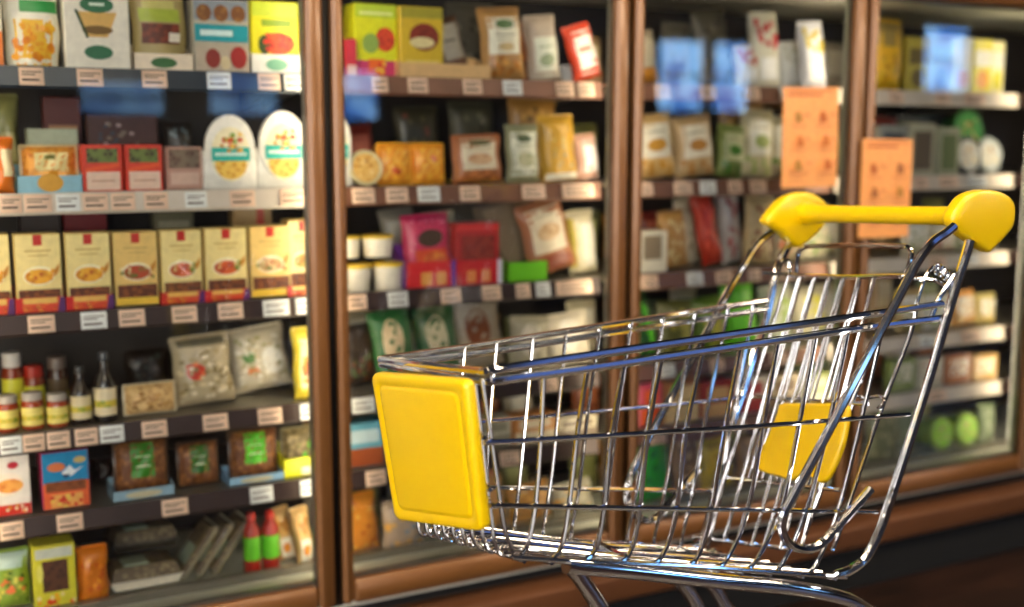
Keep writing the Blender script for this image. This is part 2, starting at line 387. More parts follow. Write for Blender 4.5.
def pouch(W, H, D, col, ds, mode='pillow', seed=0, back=None):
    rg = random.Random(seed); ph = rg.uniform(0, 6); nu, nv = 14, 18
    def T(u, v):
        e = max(0, 1 - abs(2 * u - 1) ** 3) ** .6
        g = max(0, 1 - abs(2 * v - 1) ** 5) ** .8 if mode == 'pillow' else max(0, 1 - v) ** .55 * (1 if v > .03 else .9)
        return D / 2 * e * g * (1 + .10 * math.sin(9 * u + ph) * math.sin(7 * v + 2 * ph)) + .0008
    def wx(u, v):
        pin = 1 - .05 * math.sin(math.pi * v) if mode == 'pillow' else .93 + .07 * min(1, v * 3)
        return (u - .5) * W * pin
    def front(u, v, o=0): return (wx(u, v) + .002 * math.sin(11 * v + ph), -T(u, v) - o + D / 2, v * H)
    mb = MB()
    for sgn, mt in ((-1, M_(col)), (1, M_(back or col))):
        vs = [(lambda p, t: (p[0], D / 2 + sgn * t, p[2]))(front(a / nu, b_ / nv), T(a / nu, b_ / nv)) for b_ in range(nv + 1) for a in range(nu + 1)]
        fs = [(j * (nu + 1) + a, j * (nu + 1) + a + 1, (j + 1) * (nu + 1) + a + 1, (j + 1) * (nu + 1) + a) for j in range(nv) for a in range(nu)]
        mb.add(vs, fs if sgn < 0 else [f[::-1] for f in fs], mt)
    for zz in (.0, H):  # crimped seal
        mb.box(-W * .48, W * .48, D / 2 - .001, D / 2 + .001, zz - (.0 if zz == 0 else .004), zz + .004 * (zz > 0) + .003 * (zz == 0), M_(col))
    decals(mb, front, ds)
    return mb
def food_tray(W, H, D, col, filling, ds, lid=True):
    """upright shrink-wrapped tray seen from its top side: rim, bowl and mounded food"""
    mb = MB()
    mb.box(-W / 2, W / 2, .002, .007, 0, H, M_(col), .002)
    mb.loops([[(-W / 2 * k, y, H / 2 - H / 2 * k), (W / 2 * k, y, H / 2 - H / 2 * k), (W / 2 * k, y, H / 2 + H / 2 * k), (-W / 2 * k, y, H / 2 + H / 2 * k)] for k, y in ((.95, .007), (.82, D))], M_(col))
    n = 10
    def fs_(u, v, o=0): 
        e = (max(0, 1 - abs(2 * u - 1) ** 4) * max(0, 1 - abs(2 * v - 1) ** 4)) ** .5
        return ((u - .5) * W * .9, .002 - .02 * e * (1 + .25 * math.sin(17 * u + 3) * math.sin(13 * v)) - o, H / 2 + (v - .5) * H * .9)
    mb.add([fs_(a / n, b_ / n) for b_ in range(n + 1) for a in range(n + 1)], [(j * (n + 1) + a, j * (n + 1) + a + 1, (j + 1) * (n + 1) + a + 1, (j + 1) * (n + 1) + a) for j in range(n) for a in range(n)], M_(filling))
    decals(mb, fs_, ds)
    mb.tf(Matrix.Translation((0, .022, 0)))
    return mb
def egg_sleeve(W, H, D):
    """white card sleeve whose front rises into an oval"""
    mb = MB(); wt = M_('f4f1e8'); n = 28
    mb.box(-W / 2, W / 2, .004, D, 0, H * .52, wt, .002)
    def ov(a, k=1): return (W * .47 * k * math.cos(a), H * .56 + H * .44 * k * math.sin(a))
    ls = []
    for y, k in ((.012, .97), (.012, 1), (0, 1), (-.002, .97)): ls.append([(ov(-2 * math.pi * j / n, k)[0], y, ov(-2 * math.pi * j / n, k)[1]) for j in range(n)])
    mb.loops(ls, wt)
    def sf(u, v, o): return ((u - .5) * W, -.002 - o, v * H)
    decals(mb, sf, [('e', .5, .47, .37, .37, 'f7edc8'), ('e', .5, .33, .30, .20, 'c8861e/e8c25a'), ('s', .3, .5, .7, .74, 12, .07, ['c98a2a', 'd9452b', '7aa83a', 'f0c860']), ('r', .14, .38, .86, .56, '2fb3a6'), ('r', .2, .45, .8, .49, 'd8f0e8')])
    return mb
def display_tray(W, H, D, col, ds, side=None):
    mb = MB(); t = .002; c = M_(col); s = M_(side or col)
    mb.box(-W / 2, W / 2, 0, t, 0, H, c); mb.box(-W / 2, W / 2, 0, D, 0, t, s); mb.box(-W / 2, W / 2, D - t, D, 0, H * 1.6, s)
    for x in (-W / 2, W / 2 - t):
        pr = [(0, 0), (D, 0), (D, H * 1.6), (D * .5, H * 1.2), (0, H)]
        mb.loops([[(x, p, r_) for p, r_ in pr], [(x + t, p, r_) for p, r_ in pr]], s)
    decals(mb, lambda u, v, o: (-W / 2 + W * u, -.0002 - o, H * v), ds)
    return mb
COUNT = [0]
PLACED = []
def bounds(mb):
    v = mb.v; return [min(q.x for q in v), max(q.x for q in v), min(q.y for q in v), max(q.y for q in v), min(q.z for q in v), max(q.z for q in v)]
def bay_of(x): return max(i for i in range(len(GAPS)) if x > GAPS[i] or i == 0)
def place(mb, name, cat, label, px, lv, W, y=.15, lean=0, back=0, turn=0, group=None, dz=0.0, check=False):
    """px: image column of the middle of the base; lean in its own plane, back = lean backwards, turn about the vertical"""
    z = ZS[lv] + (.0008 if name == 'display_tray' else .0032) + dz; x = px[0] if isinstance(px, tuple) else xat(px, y, z + .08)
    m = Matrix.Translation((x, y, z)) @ Matrix.Rotation(R(turn), 4, 'Z') @ Matrix.Rotation(R(-back), 4, 'X') @ Matrix.Rotation(R(lean), 4, 'Y')
    mb.tf(m)
    lo = min(p.z for p in mb.v); mb.tf(Matrix.Translation((0, 0, z - lo)))
    B = bounds(mb)
    if check:
        for C in PLACED:
            if all(min(B[2 * k + 1], C[2 * k + 1]) - max(B[2 * k], C[2 * k]) > (.003, .002, .004)[k] for k in range(3)): return None
    if name != 'display_tray': PLACED.append(B)
    o = mb.build(name, None, Vector((x, y, z))); COUNT[0] += 1
    nm = {'food_carton': 'food cartons', 'food_bag': 'food bags', 'food_pouch': 'food pouches', 'food_tray': 'food trays', 'display_tray': 'display trays', 'egg_sleeve': 'oval card sleeves', 'round_tub': 'round tubs', 'sauce_bottle': 'sauce bottles'}.get(name, name)
    return tag(o, label, cat, group or '%s on the %s of the %s' % (nm, LEVEL[lv] + ' shelf' if lv in LEVEL else 'base deck', BAYN[bay_of(x)]))
HMAX = dict(A=.24, B=.250, C=.246, D=.246, E=.178, F=.222)
def dims(x0, x1, yt, lv, y=.15, dz=0.0):
    z = ZS[lv] + dz; a, c = xat(x0, y, z + .08), xat(x1, y, z + .08); xc = (x0 + x1) / 2
    return c - a, min(HMAX[lv] - dz, max(.02, wall(xc, yt, y).z - z)), xc
def P(kind, x0, x1, yt, lv, label, col, ds=(), D=.05, y=.15, lean=0, back=4, turn=0, group=None, dz=0.0, name=None, side=None, mode=None, seed=None):
    ds = list(ds)
    if kind == 'bag' and lean == 0 and x0 > 340: lean = -7 + (x0 * 7 % 11)
    for k in range(12):
        W, H, xc = dims(x0, x1, yt, lv, y, dz)
        if kind == 'carton': mb = carton(W - .003, H, D, col, ds, side); nm, cat = 'food_carton', 'food carton'; back = 0
        elif kind == 'pouch': mb = pouch(W - .002, H, D, col, ds, 'stand', seed or int(x0), side); nm, cat = 'food_pouch', 'food pouch'
        elif kind == 'bag': mb = pouch(W, H, min(D, W * .8), col, ds, 'pillow', seed or int(x0), side); nm, cat = 'food_bag', 'food bag'
        elif kind == 'tray': mb = food_tray(W, H, D, col, side or 'b5703a/5a3018', ds); nm, cat = 'food_tray', 'food tray'
        elif kind == 'dtray':
            mb = display_tray(W, H, D, col, ds, side); back = 0
            return place(mb, 'display_tray', 'display tray', label, xc, lv, W, y, lean, back, turn, group, dz)
        o = place(mb, name or nm, cat, label, xc, lv, W, y, lean, back, turn, group, dz, check=k < 11)
        if o:
            if k > 2 and kind != 'dtray': print('PUSHED', k, label)
            return o
        y += .012
def tub(x0, x1, yt, lv, label, body, lid, dz=0.0, y=.19, group=None, name='food_tub'):
    W, H, xc = dims(x0, x1, yt, lv, y, dz); r = W / 2; x = xat(xc, y, ZS[lv] + dz + .04)
    c = empty(name, (x, y, ZS[lv] + dz + .0005), label, 'tub', group)
    b_ = MB(); b_.lathe([(r * .80, 0), (r * .83, .002), (r * .95, H * .86), (r * .99, H * .86), (r * .99, H * .90), (r * .6, H * .90)], M_(body)); b_.build('cup', c)
    l = MB(); l.lathe([(r * .98, H * .87), (r * 1.02, H * .87), (r * 1.02, H * .96), (r * .94, H), (r * .3, H * 1.0)], M_(lid)); l.build('lid', c); PLACED.append([x - r, x + r, y - r, y + r, ZS[lv] + dz, ZS[lv] + dz + H])
    COUNT[0] += 1
def jar(x0, x1, yt, lv, label, glass, lid, lab, y=.18, dz=0.0, group=None, tall=False):
    W, H, xc = dims(x0, x1, yt, lv, y, dz); r = W / 2; x = xat(xc, y, ZS[lv] + dz + .04)
    c = empty('sauce_bottle' if tall else 'glass_jar', (x, y, ZS[lv] + dz + .0005), label, 'bottle' if tall else 'jar', group)
    b_ = MB()
    if tall: pr = [(r * .85, 0), (r, .004), (r, H * .55), (r * .85, H * .62), (r * .42, H * .74), (r * .38, H * .90), (r * .3, H * .90)]
    else: pr = [(r * .85, 0), (r, .004), (r, H * .68), (r * .9, H * .77), (r * .8, H * .80), (r * .5, H * .80)]
    b_.lathe(pr, mat('#' + glass, .25, 0, .1, 30, .2)); b_.build('glass_body', c)
    l = MB(); k = (.45, .88) if tall else (.9, .78)
    l.lathe([(r * k[0] * .9, H * k[1]), (r * k[0], H * k[1] + .001), (r * k[0], H * .985), (r * k[0] * .92, H), (r * .2, H)], M_(lid)); l.build('lid', c)
    a = MB(); h0, h1 = (.10, .50) if tall else (.12, .62); n = 20
    ls = [[(1.01 * r * math.cos(2 * math.pi * j / n), 1.01 * r * math.sin(2 * math.pi * j / n), H * h) for j in range(n)] for h in (h0, h1)]
    a.loops(ls, M_(lab), caps=False)
    a.loops([[(p[0] * 1.004, p[1] * 1.004, p[2] + (H * (h1 - h0) * (.3 if i == 0 else -.45))) for p in l_] for i, l_ in enumerate(ls)], M_('7f9a2a/d9c040'), caps=False)
    a.build('paper_label', c); PLACED.append([x - r, x + r, y - r, y + r, ZS[lv] + dz, ZS[lv] + dz + H])
    COUNT[0] += 1
#@@PRODUCTS
# ---- leftmost bay, top shelf
G5 = [('e', .5, .80, .30, .07, '2c6b46'), ('r', .36, .79, .64, .81, 'e8f0e0')]
P('carton', -22, 3, -20, 'A', 'cream food carton cut off by the left photo edge on the top shelf', 'efe6d0', [('r', 0, 0, 1, .4, 'e07a2a')])
P('pouch', 5, 62, -22, 'A', 'white pouch with green oval badge and orange noodles below, top shelf', 'f2ecd8', [('r', 0, 0, 1, .52, 'f0a020/f7c83a'), ('r', .02, .52, .98, .62, 'f6efe0'), ('e', .5, .88, .28, .07, '2c7a4a'), ('r', .3, .60, .98, .74, '2f9a4a'), ('s', .1, .06, .9, .46, 16, .10, ['e88a10', 'f8c030', 'f5a818'])], D=.07)
P('carton', 64, 131, -22, 'A', 'white carton with red peppers on top and a yellow v-shaped cutout, top shelf', 'efe8d8', [('e', .3, .92, .32, .08, 'c8321e'), ('e', .62, .93, .22, .06, 'd9482a'), ('p', [(.18, .62), (.82, .62), (.66, .34), (.34, .34)], 'dcb060'), ('e', .5, .42, .25, .05, '7a5a1e'), ('p', [(.14, .64), (.19, .64), (.36, .34), (.32, .32)], '3a4a20'), ('e', .5, .70, .27, .09, '2c6b46'), ('r', .38, .69, .62, .72, 'dfeedd'), ('e', .5, .17, .23, .08, '2c6b46')], D=.07)
P('dtray', 133, 193, 54, 'A', 'white card tray with green badge under the kraft pouch, top shelf', 'f0dfc8', [('e', .5, .5, .22, .3, '3d6e3a')], D=.09, y=.147)
P('pouch', 134, 189, -22, 'A', 'kraft brown pouch with lime band and oval badge standing in a white tray, top shelf', 'a89660', [('e', .48, .86, .3, .08, '5a6a3a'), ('r', .12, .52, .88, .66, 'a8b838'), ('r', .15, .28, .85, .5, '8a3a20/5a2416'), ('r', .2, .66, .8, .75, 'c8c070'), ('r', .64, .30, .86, .40, 'ece4d4')], D=.05, y=.16)
P('carton', 193, 250, 1, 'A', 'grey and teal carton with a row of brown meatballs along its top, top shelf', 'b8b0a0', [('r', 0, .72, 1, 1, '8a94a0'), ('e', .18, .82, .14, .12, '9a6a30/7a4a20'), ('e', .5, .82, .14, .12, '9a6a30/7a4a20'), ('e', .82, .82, .14, .12, '9a6a30/7a4a20'), ('r', 0, .42, 1, .66, '1f9aa8'), ('r', .1, .5, .7, .58, 'd8eef0'), ('r', 0, 0, 1, .38, 'bcae9a'), ('e', .32, .18, .14, .14, '8a3020'), ('e', .8, .2, .16, .16, 'a02a20'), ('e', .55, .12, .1, .1, 'd8c8a0')], D=.08)
P('carton', 251, 300, 3, 'A', 'yellow carton with red tomatoes in a white tray, top shelf beside the first door post', 'e8e020', [('r', 0, .8, 1, 1, 'c8d838'), ('r', .2, .66, .85, .76, '8aa820'), ('e', .55, .42, .36, .16, 'c8341c/e85a2a'), ('e', .25, .40, .13, .14, '3a4a18'), ('s', .25, .3, .9, .55, 8, .1, ['d8301a', 'e8502a', 'b82818'])], D=.07, y=.165)
P('dtray', 251, 307, 55, 'A', 'white card tray with green oval badge under the yellow tomato carton, top shelf', 'f6f4ee', [('e', .45, .5, .2, .3, '7ab89a')], D=.09)
P('carton', 299, 310, 22, 'A', 'narrow tan carton half hidden behind the first door post, top shelf', 'b08840', [('r', 0, .6, 1, .8, 'd8b060')], y=.2)
# ---- leftmost bay, second shelf
P('bag', -10, 14, 140, 'B', 'orange bag cut off by the left photo edge, second shelf', 'e8781e', [('r', .5, .3, 1, .8, 'f8e8b8')])
P('tray', 20, 80, 146, 'B', 'orange food tray with cream label in a pale blue card tray, second shelf', 'd8c090', [('r', .22, .42, .84, .86, 'f0dc98'), ('r', .4, .7, .6, .8, '7a7a3a'), ('e', .5, .34, .3, .1, 'e8a020')], side='c8701e/e8a040', D=.05, y=.16)
P('dtray', 16, 82, 176, 'B', 'pale blue card tray under the orange food tray, second shelf', '8fc0d4', [('e', .5, .6, .2, .5, 'd8a030')], D=.08, y=.148)
for a, c, wd in ((81, 123, 'left'), (124, 163, 'right')):
    P('carton', a, c, 146, 'B', 'red and white carton with dark window, %s one of the red pair' % wd, 'd8402a', [('r', .1, .62, .9, .93, '3a2e1c/6a7a3a'), ('p', [(.06, .50), (.94, .62), (.94, .52), (.06, .40)], 'e8582a'), ('r', .08, .02, .94, .42, 'e8c8b4'), ('r', .2, .2, .8, .24, 'c89a84')], D=.09)
P('carton', 165, 203, 148, 'B', 'dim pinkish brown carton between the red pair and the oval sleeves, second shelf', 'b89080', [('r', .06, .5, .94, .95, '5a3c30/7a6a58'), ('r', .1, .1, .9, .4, 'd0b0a0')], D=.08, y=.17)
for a, c, yt, wd in ((204, 257, 116, 'left'), (258, 309, 112, 'right')):
    W, H, xc = dims(a, c, yt, 'B'); place(egg_sleeve(W, H, .09), 'egg_sleeve', 'food carton', 'white oval-topped card sleeve with teal band, the %s one in the leftmost bay' % wd, xc, 'B', W)
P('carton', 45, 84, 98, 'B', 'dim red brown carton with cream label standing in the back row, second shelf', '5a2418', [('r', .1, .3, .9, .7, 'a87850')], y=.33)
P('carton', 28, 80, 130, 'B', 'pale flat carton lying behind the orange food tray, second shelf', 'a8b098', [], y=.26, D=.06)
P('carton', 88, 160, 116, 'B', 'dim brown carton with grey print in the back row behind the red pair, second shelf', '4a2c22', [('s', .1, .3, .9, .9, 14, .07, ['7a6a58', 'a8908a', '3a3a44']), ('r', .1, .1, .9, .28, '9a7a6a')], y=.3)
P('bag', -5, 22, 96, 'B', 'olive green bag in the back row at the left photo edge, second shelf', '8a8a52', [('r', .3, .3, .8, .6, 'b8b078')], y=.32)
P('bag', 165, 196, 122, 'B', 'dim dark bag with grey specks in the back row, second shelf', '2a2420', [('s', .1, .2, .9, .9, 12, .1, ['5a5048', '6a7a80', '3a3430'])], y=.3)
# ---- leftmost bay, third shelf: cream cartons in red and purple trays
CR = [(-34, 12, 236, 0), (15, 63, 235, 0), (66, 112, 234, 0), (114, 159, 233, 1), (161, 203, 231, 2), (205, 248, 229, 2), (250, 291, 227, 3), (288, 316, 221, 4)]
DISH = [('c87a10/f0b030', 'orange rice dish'), ('8a6a30/b84a28', 'olive and red salad dish'), ('a8381c/d8602a', 'red stew dish'), ('b88a50/e0c090', 'pale pasta dish'), ('6a8a30/b8a050', 'green dish')]
for i, (a, c, yt, dk) in enumerate(CR):
    mt, nm = DISH[dk]; op = i in (3, 6)
    P('carton', a, c, yt, 'C', '%s cream carton, %s on its front, third shelf' % (ORD[i] + (' (half hidden)' if i in (0, 7) else ''), nm), 'f0dc96' if not op else 'ecc878', [('r', .4, .86, .6, 1, 'c02a1e'), ('r', .2, .78, .8, .80, 'c8a860'), ('r', .28, .72, .72, .735, 'c8a860'), ('e', .5, .46, .36, .13, 'f6ecc8'), ('e', .5, .45, .32, .10, mt), ('p', [(.82, .52), (.98, .62), (.94, .5), (.84, .44)], 'c8842a'), ('r', .03, .10, .97, .28, '8a4a18/5a2a10')] + ([('r', .0, .0, 1, .10, 'e8c040'), ('s', .1, .38, .9, .54, 8, .06, ['5a6a28', 'b84a28', 'e8d8a0'])] if op else [('s', .2, .42, .8, .52, 5, .07, ['e8a020', 'c86a18', 'f0c040'] if dk == 0 else ['7a8a30', 'b03a20', 'e0c080'])]), D=.06, y=.158, side='d8bc70')
for i, (a, c, yt, dk) in enumerate(CR):
    if i in (3, 6): continue
    P('dtray', a - 1, c + 1, 300 - i * 2, 'C', 'low red and purple display tray holding the %s cream carton, third shelf' % ORD[i], 'd8482a', [('p', [(0, 0), (.16, 0), (.12, .98), (0, .98)], 'c8201e'), ('p', [(.84, 0), (1, 0), (1, .98), (.9, .98)], '5a2a6a'), ('r', .16, .62, .84, .98, 'e8b860'), ('s', .2, .15, .8, .6, 7, .09, ['e8781e', 'f0c040', 'a82a18'])], D=.08, y=.148, side='b02a24')
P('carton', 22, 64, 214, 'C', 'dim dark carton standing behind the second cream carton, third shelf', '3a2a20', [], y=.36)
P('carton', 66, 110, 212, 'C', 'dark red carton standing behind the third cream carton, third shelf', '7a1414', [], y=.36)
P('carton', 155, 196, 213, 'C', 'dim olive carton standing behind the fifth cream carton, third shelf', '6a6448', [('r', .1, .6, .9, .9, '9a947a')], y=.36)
P('carton', 234, 274, 208, 'C', 'tan carton with small red flag behind the sixth cream carton, third shelf', 'a08050', [('r', .6, .7, .8, 1, 'b03020')], y=.34)
# ---- leftmost bay, fourth shelf: jars, bottles and bags
JARS = [(-4, 19, 395, 'front', 'first'), (21, 44, 392, 'front', 'second'), (46, 69, 393, 'front', 'third')]
for a, c, yt, rw, od in JARS: jar(a, c, yt, 'D', 'small jar with yellow label, %s from the left in the front row' % od, '9a3a18', 'b0a8a0', 'e8d878', y=.17, group=None)
for k, (a, c, yt) in enumerate(((3, 25, 352), (24, 46, 365))): jar(a, c, yt, 'D', 'jar with lime label and pale lid in the back row, %s one' % ('left', 'right')[k], '7a2c14', ('c8c4c0', 'a82a1e')[k], 'c8c83a', y=.29)
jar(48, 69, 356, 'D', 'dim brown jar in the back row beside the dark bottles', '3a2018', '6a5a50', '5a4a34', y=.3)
jar(70, 92, 366, 'D', 'dark sauce bottle with cream label, left of the two', '1c100c', '2a2a2c', 'e0d0a8', y=.17, tall=True)
jar(94, 117, 352, 'D', 'dark sauce bottle with cream label, right of the two', '16100e', '3a4048', 'e8d8b4', y=.17, tall=True)
P('tray', 124, 178, 386, 'D', 'low clear pack of bread rolls beside the dark bottles, fourth shelf', 'c8b898', [('s', .1, .2, .9, .8, 10, .13, ['c89a58', 'e0bc80', 'a87840'])], side='b88850/e0bc80', D=.05)
P('bag', 178, 238, 341, 'D', 'clear bag of pale pasta with a red flower print, fourth shelf', 'b8a888', [('s', .05, .1, .95, .8, 30, .08, ['d8c8a0', 'a89468', 'e8dcc0', '8a7850']), ('e', .36, .48, .17, .12, 'c8402a'), ('s', .22, .38, .5, .6, 6, .07, ['d84a2a', 'e87a4a', 'b82a1a']), ('r', .1, .86, .9, .96, '6a6450')], D=.06, lean=-3, back=8)
P('bag', 237, 296, 334, 'D', 'clear bag of white dumplings with green leaf print, fourth shelf', 'd0c4a8', [('s', .08, .1, .92, .85, 34, .08, ['f0e8d8', 'c8b890', 'e8e0cc', 'a8a070']), ('e', .3, .55, .12, .1, '4a7a30'), ('e', .32, .32, .1, .09, 'd8742a'), ('e', .7, .45, .2, .22, 'f4f0e4')], D=.06, lean=-7, back=8)
P('bag', 296, 322, 331, 'D', 'yellow edged bag half hidden behind the first door post, fourth shelf', 'e8d040', [('r', .2, .15, .9, .85, 'f0e8b0'), ('r', .3, .35, .8, .6, 'd8a020'), ('s', .2, .2, .8, .5, 5, .1, ['c03a20', 'e8a040'])], D=.04)
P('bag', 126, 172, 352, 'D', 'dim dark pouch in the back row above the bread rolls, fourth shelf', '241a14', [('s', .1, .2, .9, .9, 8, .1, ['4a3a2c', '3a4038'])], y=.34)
# ---- leftmost bay, fifth shelf
P('carton', -12, 31, 457, 'E', 'white carton with orange burger picture at the left photo edge, fifth shelf', 'f0e8e0', [('e', .45, .52, .42, .2, 'f8e8d8'), ('e', .5, .5, .34, .12, 'd8742a/f0a850'), ('e', .6, .85, .14, .06, 'c02a3a'), ('r', 0, 0, 1, .18, 'd8382a'), ('s', .1, .02, .9, .16, 6, .07, ['f0e0c0', 'e8901e'])], D=.09)
P('carton', 41, 90, 452, 'E', 'blue topped carton with seagull picture and red patterned base, fifth shelf', '1f8ac0', [('r', 0, 0, 1, .46, 'e8683a'), ('r', .06, .30, .94, .48, '6a3416/8a4a20'), ('e', .3, .74, .2, .08, 'd87a4a'), ('p', [(.4, .62), (.6, .76), (.7, .66), (.9, .72), (.62, .56)], 'e8eef4'), ('p', [(.42, .6), (.6, .6), (.5, .52)], '1a3050'), ('e', .82, .84, .14, .06, 'c8b070'), ('r', .15, .02, .85, .26, 'f0b060'), ('s', .15, .04, .85, .24, 8, .08, ['d8301e', 'f0d060', 'c8201e'])], D=.1, side='a8285a')
def sausage(a, c, yt, lab, grn, trayc):
    P('tray', a + 3, c - 3, yt, 'E', lab, '4a3424', [('r', .28, .30, .74, .96, grn), ('r', .36, .5, .66, .53, 'd8e8c0'), ('r', .36, .7, .66, .72, 'd8e8c0')], side='a06a34/6a3c1c', D=.05, y=.16)
    if trayc: P('dtray', a, c, yt + 47, 'E', 'pale blue card tray under the %s' % lab.split(',')[0], trayc, [('e', .5, .5, .3, .35, 'c8c0a0')], D=.08, y=.146)
sausage(112, 174, 442, 'tray of brown vegetable slices with dark green label, fifth shelf', '3a8a24', '93b2c4')
sausage(176, 224, 445, 'tray of two brown rolls with deep green label, fifth shelf', '2c6a22', None)
sausage(228, 284, 432, 'dark tray with bright green label, fifth shelf', '52c01e', '8fb8d8')
P('tray', 284, 318, 430, 'E', 'tray with bright green label and yellow card base beside the first door post, fifth shelf', '8a8060', [('p', [(.3, .25), (.9, .35), (.9, .75), (.45, .6)], '5ac820')], side='a89468/6a5c38', D=.05, y=.165)
P('dtray', 283, 319, 458, 'E', 'yellow card base under the tray beside the first door post, fifth shelf', 'e8e81e', [('r', .5, .1, 1, .5, 'e8e4d0')], D=.08, y=.148)
P('bag', 96, 112, 462, 'E', 'dark narrow bag standing in the gap beside the blue topped carton, fifth shelf', '2a1c18', [], y=.32)
# ---- leftmost bay, base deck
P('bag', -10, 31, 556, 'F', 'green and yellow salad bag at the lower left photo corner', '8aa83a', [('r', .05, .72, .95, .98, 'b8d0c8'), ('s', .05, .1, .95, .66, 18, .1, ['5a7a20', 'd8d050', 'e8783a', 'a8b848'])], D=.05, dz=.02)
P('carton', 33, 77, 546, 'F', 'yellow framed pack with dark square window, base deck at lower left', 'd8d03a', [('r', .05, .82, .95, .97, 'c8ccc0'), ('r', .2, .3, .82, .78, '3a2014/5a3420'), ('s', .05, .02, .95, .26, 9, .09, ['e8501e', 'f0b020', 'e8d8a0']), ('e', .14, .6, .08, .14, 'e8e070')], D=.07, dz=.0)
P('bag', 78, 110, 552, 'F', 'orange bag of crisps on the base deck', 'd8781a', [('s', .05, .05, .95, .8, 14, .12, ['f0a020', 'c85a10', 'e88a2a'])], D=.05)
def flat_tray(a, c, zt, lab, lean=0, y=.16, dz=.0, col='ece2cc', H=.035):
    W, _, xc = dims(a, c, 500, 'F', y); mb = MB(); D = .14
    mb.loops([[(-W / 2 * k, D / 2 - D / 2 * k, z), (W / 2 * k, D / 2 - D / 2 * k, z), (W / 2 * k, D / 2 + D / 2 * k, z), (-W / 2 * k, D / 2 + D / 2 * k, z)] for k, z in ((.86, 0), (.95, H * .5), (1, H * .55), (1, H * .62))], M_(col))
    mb.loops([[(-W / 2 * k, D / 2 - D / 2 * k, z), (W / 2 * k, D / 2 - D / 2 * k, z), (W / 2 * k, D / 2 + D / 2 * k, z), (-W / 2 * k, D / 2 + D / 2 * k, z)] for k, z in ((.93, H * .62), (.88, H * 1.2), (.8, H * 1.5), (.5, H * 1.6))], M_('8a7a58/5a4a34'))
    mb.box(-W * .28, W * .05, .02, .10, H * 1.55, H * 1.66, M_('9aa890'))
    return place(mb, 'food_tray', 'food tray', lab, xc, 'F', W, y, lean, 6, 0, None, dz)
flat_tray(110, 184, 0, 'flat white tray of sliced food lying on the base deck', 0)
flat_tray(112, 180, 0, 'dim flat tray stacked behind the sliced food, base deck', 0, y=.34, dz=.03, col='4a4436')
for k in range(3):
    flat_tray(172 + 16 * k, 234 + 16 * k, 0, 'pale tray leaning steeply on its side, %s of three on the base deck' % ('left', 'middle', 'right')[k], -52, y=.17, col='c8c0a0', H=.013)
def green_bottle(a, c, yt, od):
    W, H, xc = dims(a, c, yt, 'F', .17); r = W / 2; x = xat(xc, .17, ZS['F'] + .06)
    o = empty('sauce_bottle', (x, .17, ZS['F'] + .001), 'red sauce bottle with bright green label, %s of the pair on the base deck' % od, 'bottle')
    b_ = MB(); b_.lathe([(r * .9, 0), (r, .004), (r, H * .7), (r * .6, H * .82), (r * .4, H * .86)], M_('a8281c')); b_.build('body', o)
    l = MB(); l.lathe([(r * .5, H * .86), (r * .5, H * .97), (r * .3, H)], M_('c8301e')); l.build('lid', o)
    a_ = MB(); n = 16; a_.loops([[(r * 1.02 * math.cos(6.2832 * j / n), r * 1.02 * math.sin(6.2832 * j / n), H * h) for j in range(n)] for h in (.25, .62)], M_('6ac82a'), caps=False); a_.build('paper_label', o); PLACED.append([x - r, x + r, .17 - r, .17 + r, ZS['F'], ZS['F'] + H])
green_bottle(244, 260, 512, 'left'); green_bottle(262, 279, 510, 'right')
for k, (a, c, ln) in enumerate(((280, 300, -10), (300, 318, -8))):
    P('bag', a, c, 512, 'F', 'white and amber bag leaning left, %s of two beside the first door post' % ('left', 'right')[k], 'd8b070', [('r', .2, .05, .8, .45, 'f0ead8'), ('s', .1, .5, .9, .9, 6, .14, ['b87a2a', 'e0a850']), ('e', .5, .26, .2, .1, 'd88a2a')], D=.04, lean=ln)

# ---- second bay, top shelf
P('carton', 346, 357, 40, 'A', 'pink red carton half hidden by the first door post, top shelf of second bay', 'c8384a', [('r', 0, 0, 1, .3, 'e8c8c0')], y=.165)
P('carton', 354, 398, 5, 'A', 'yellow carton with red tomatoes and a colourful base, top shelf of second bay', 'd8dc1e', [('r', 0, .82, 1, 1, 'b8d038'), ('r', .1, .86, .9, .9, 'e8f0a0'), ('e', .72, .52, .24, .17, 'a8281c/d84a28'), ('e', .36, .46, .2, .14, '8aa850'), ('r', 0, 0, 1, .22, 'c8386a'), ('r', .3, .02, .7, .24, 'e8681e'), ('s', .3, .05, .7, .2, 4, .08, ['d8201e', 'f0c040'])], D=.08, y=.155)
P('carton', 400, 444, 8, 'A', 'yellow carton with dark red meat picture in a cream tray, top shelf of second bay', 'd8b82a', [('r', 0, .85, 1, 1, 'a8a030'), ('e', .55, .58, .36, .2, '6a1e10/8a3018'), ('e', .5, .5, .3, .08, 'e8d8a0'), ('r', .1, .1, .9, .24, 'e8d070')], D=.07, y=.16)
P('dtray', 400, 492, 64, 'A', 'long cream card tray holding the yellow carton and brown bag, top shelf of second bay', 'e0b880', [], D=.1, y=.146)
P('bag', 446, 474, 22, 'A', 'brown bag with grey label leaning left in the cream tray, top shelf of second bay', '6a4a34', [('r', .15, .3, .85, .9, 'a8a090'), ('r', .25, .6, .7, .64, '5a5a50')], D=.04, lean=-14, y=.165)
WL = [('r', .12, .34, .86, .86, 'e8e4d0'), ('e', .5, .76, .22, .07, '4a6a3a'), ('r', .24, .60, .74, .62, '8a8a70'), ('r', .24, .54, .66, .555, 'a8a890'), ('e', .5, .44, .2, .06, 'c8b080')]
P('bag', 488, 531, 10, 'A', 'tan bag with white label and folded top on the top shelf of second bay', 'b88a50', WL + [('s', .1, .04, .9, .3, 10, .1, ['c8843a', 'e0a858', 'a86a2a'])], D=.06, lean=-4)
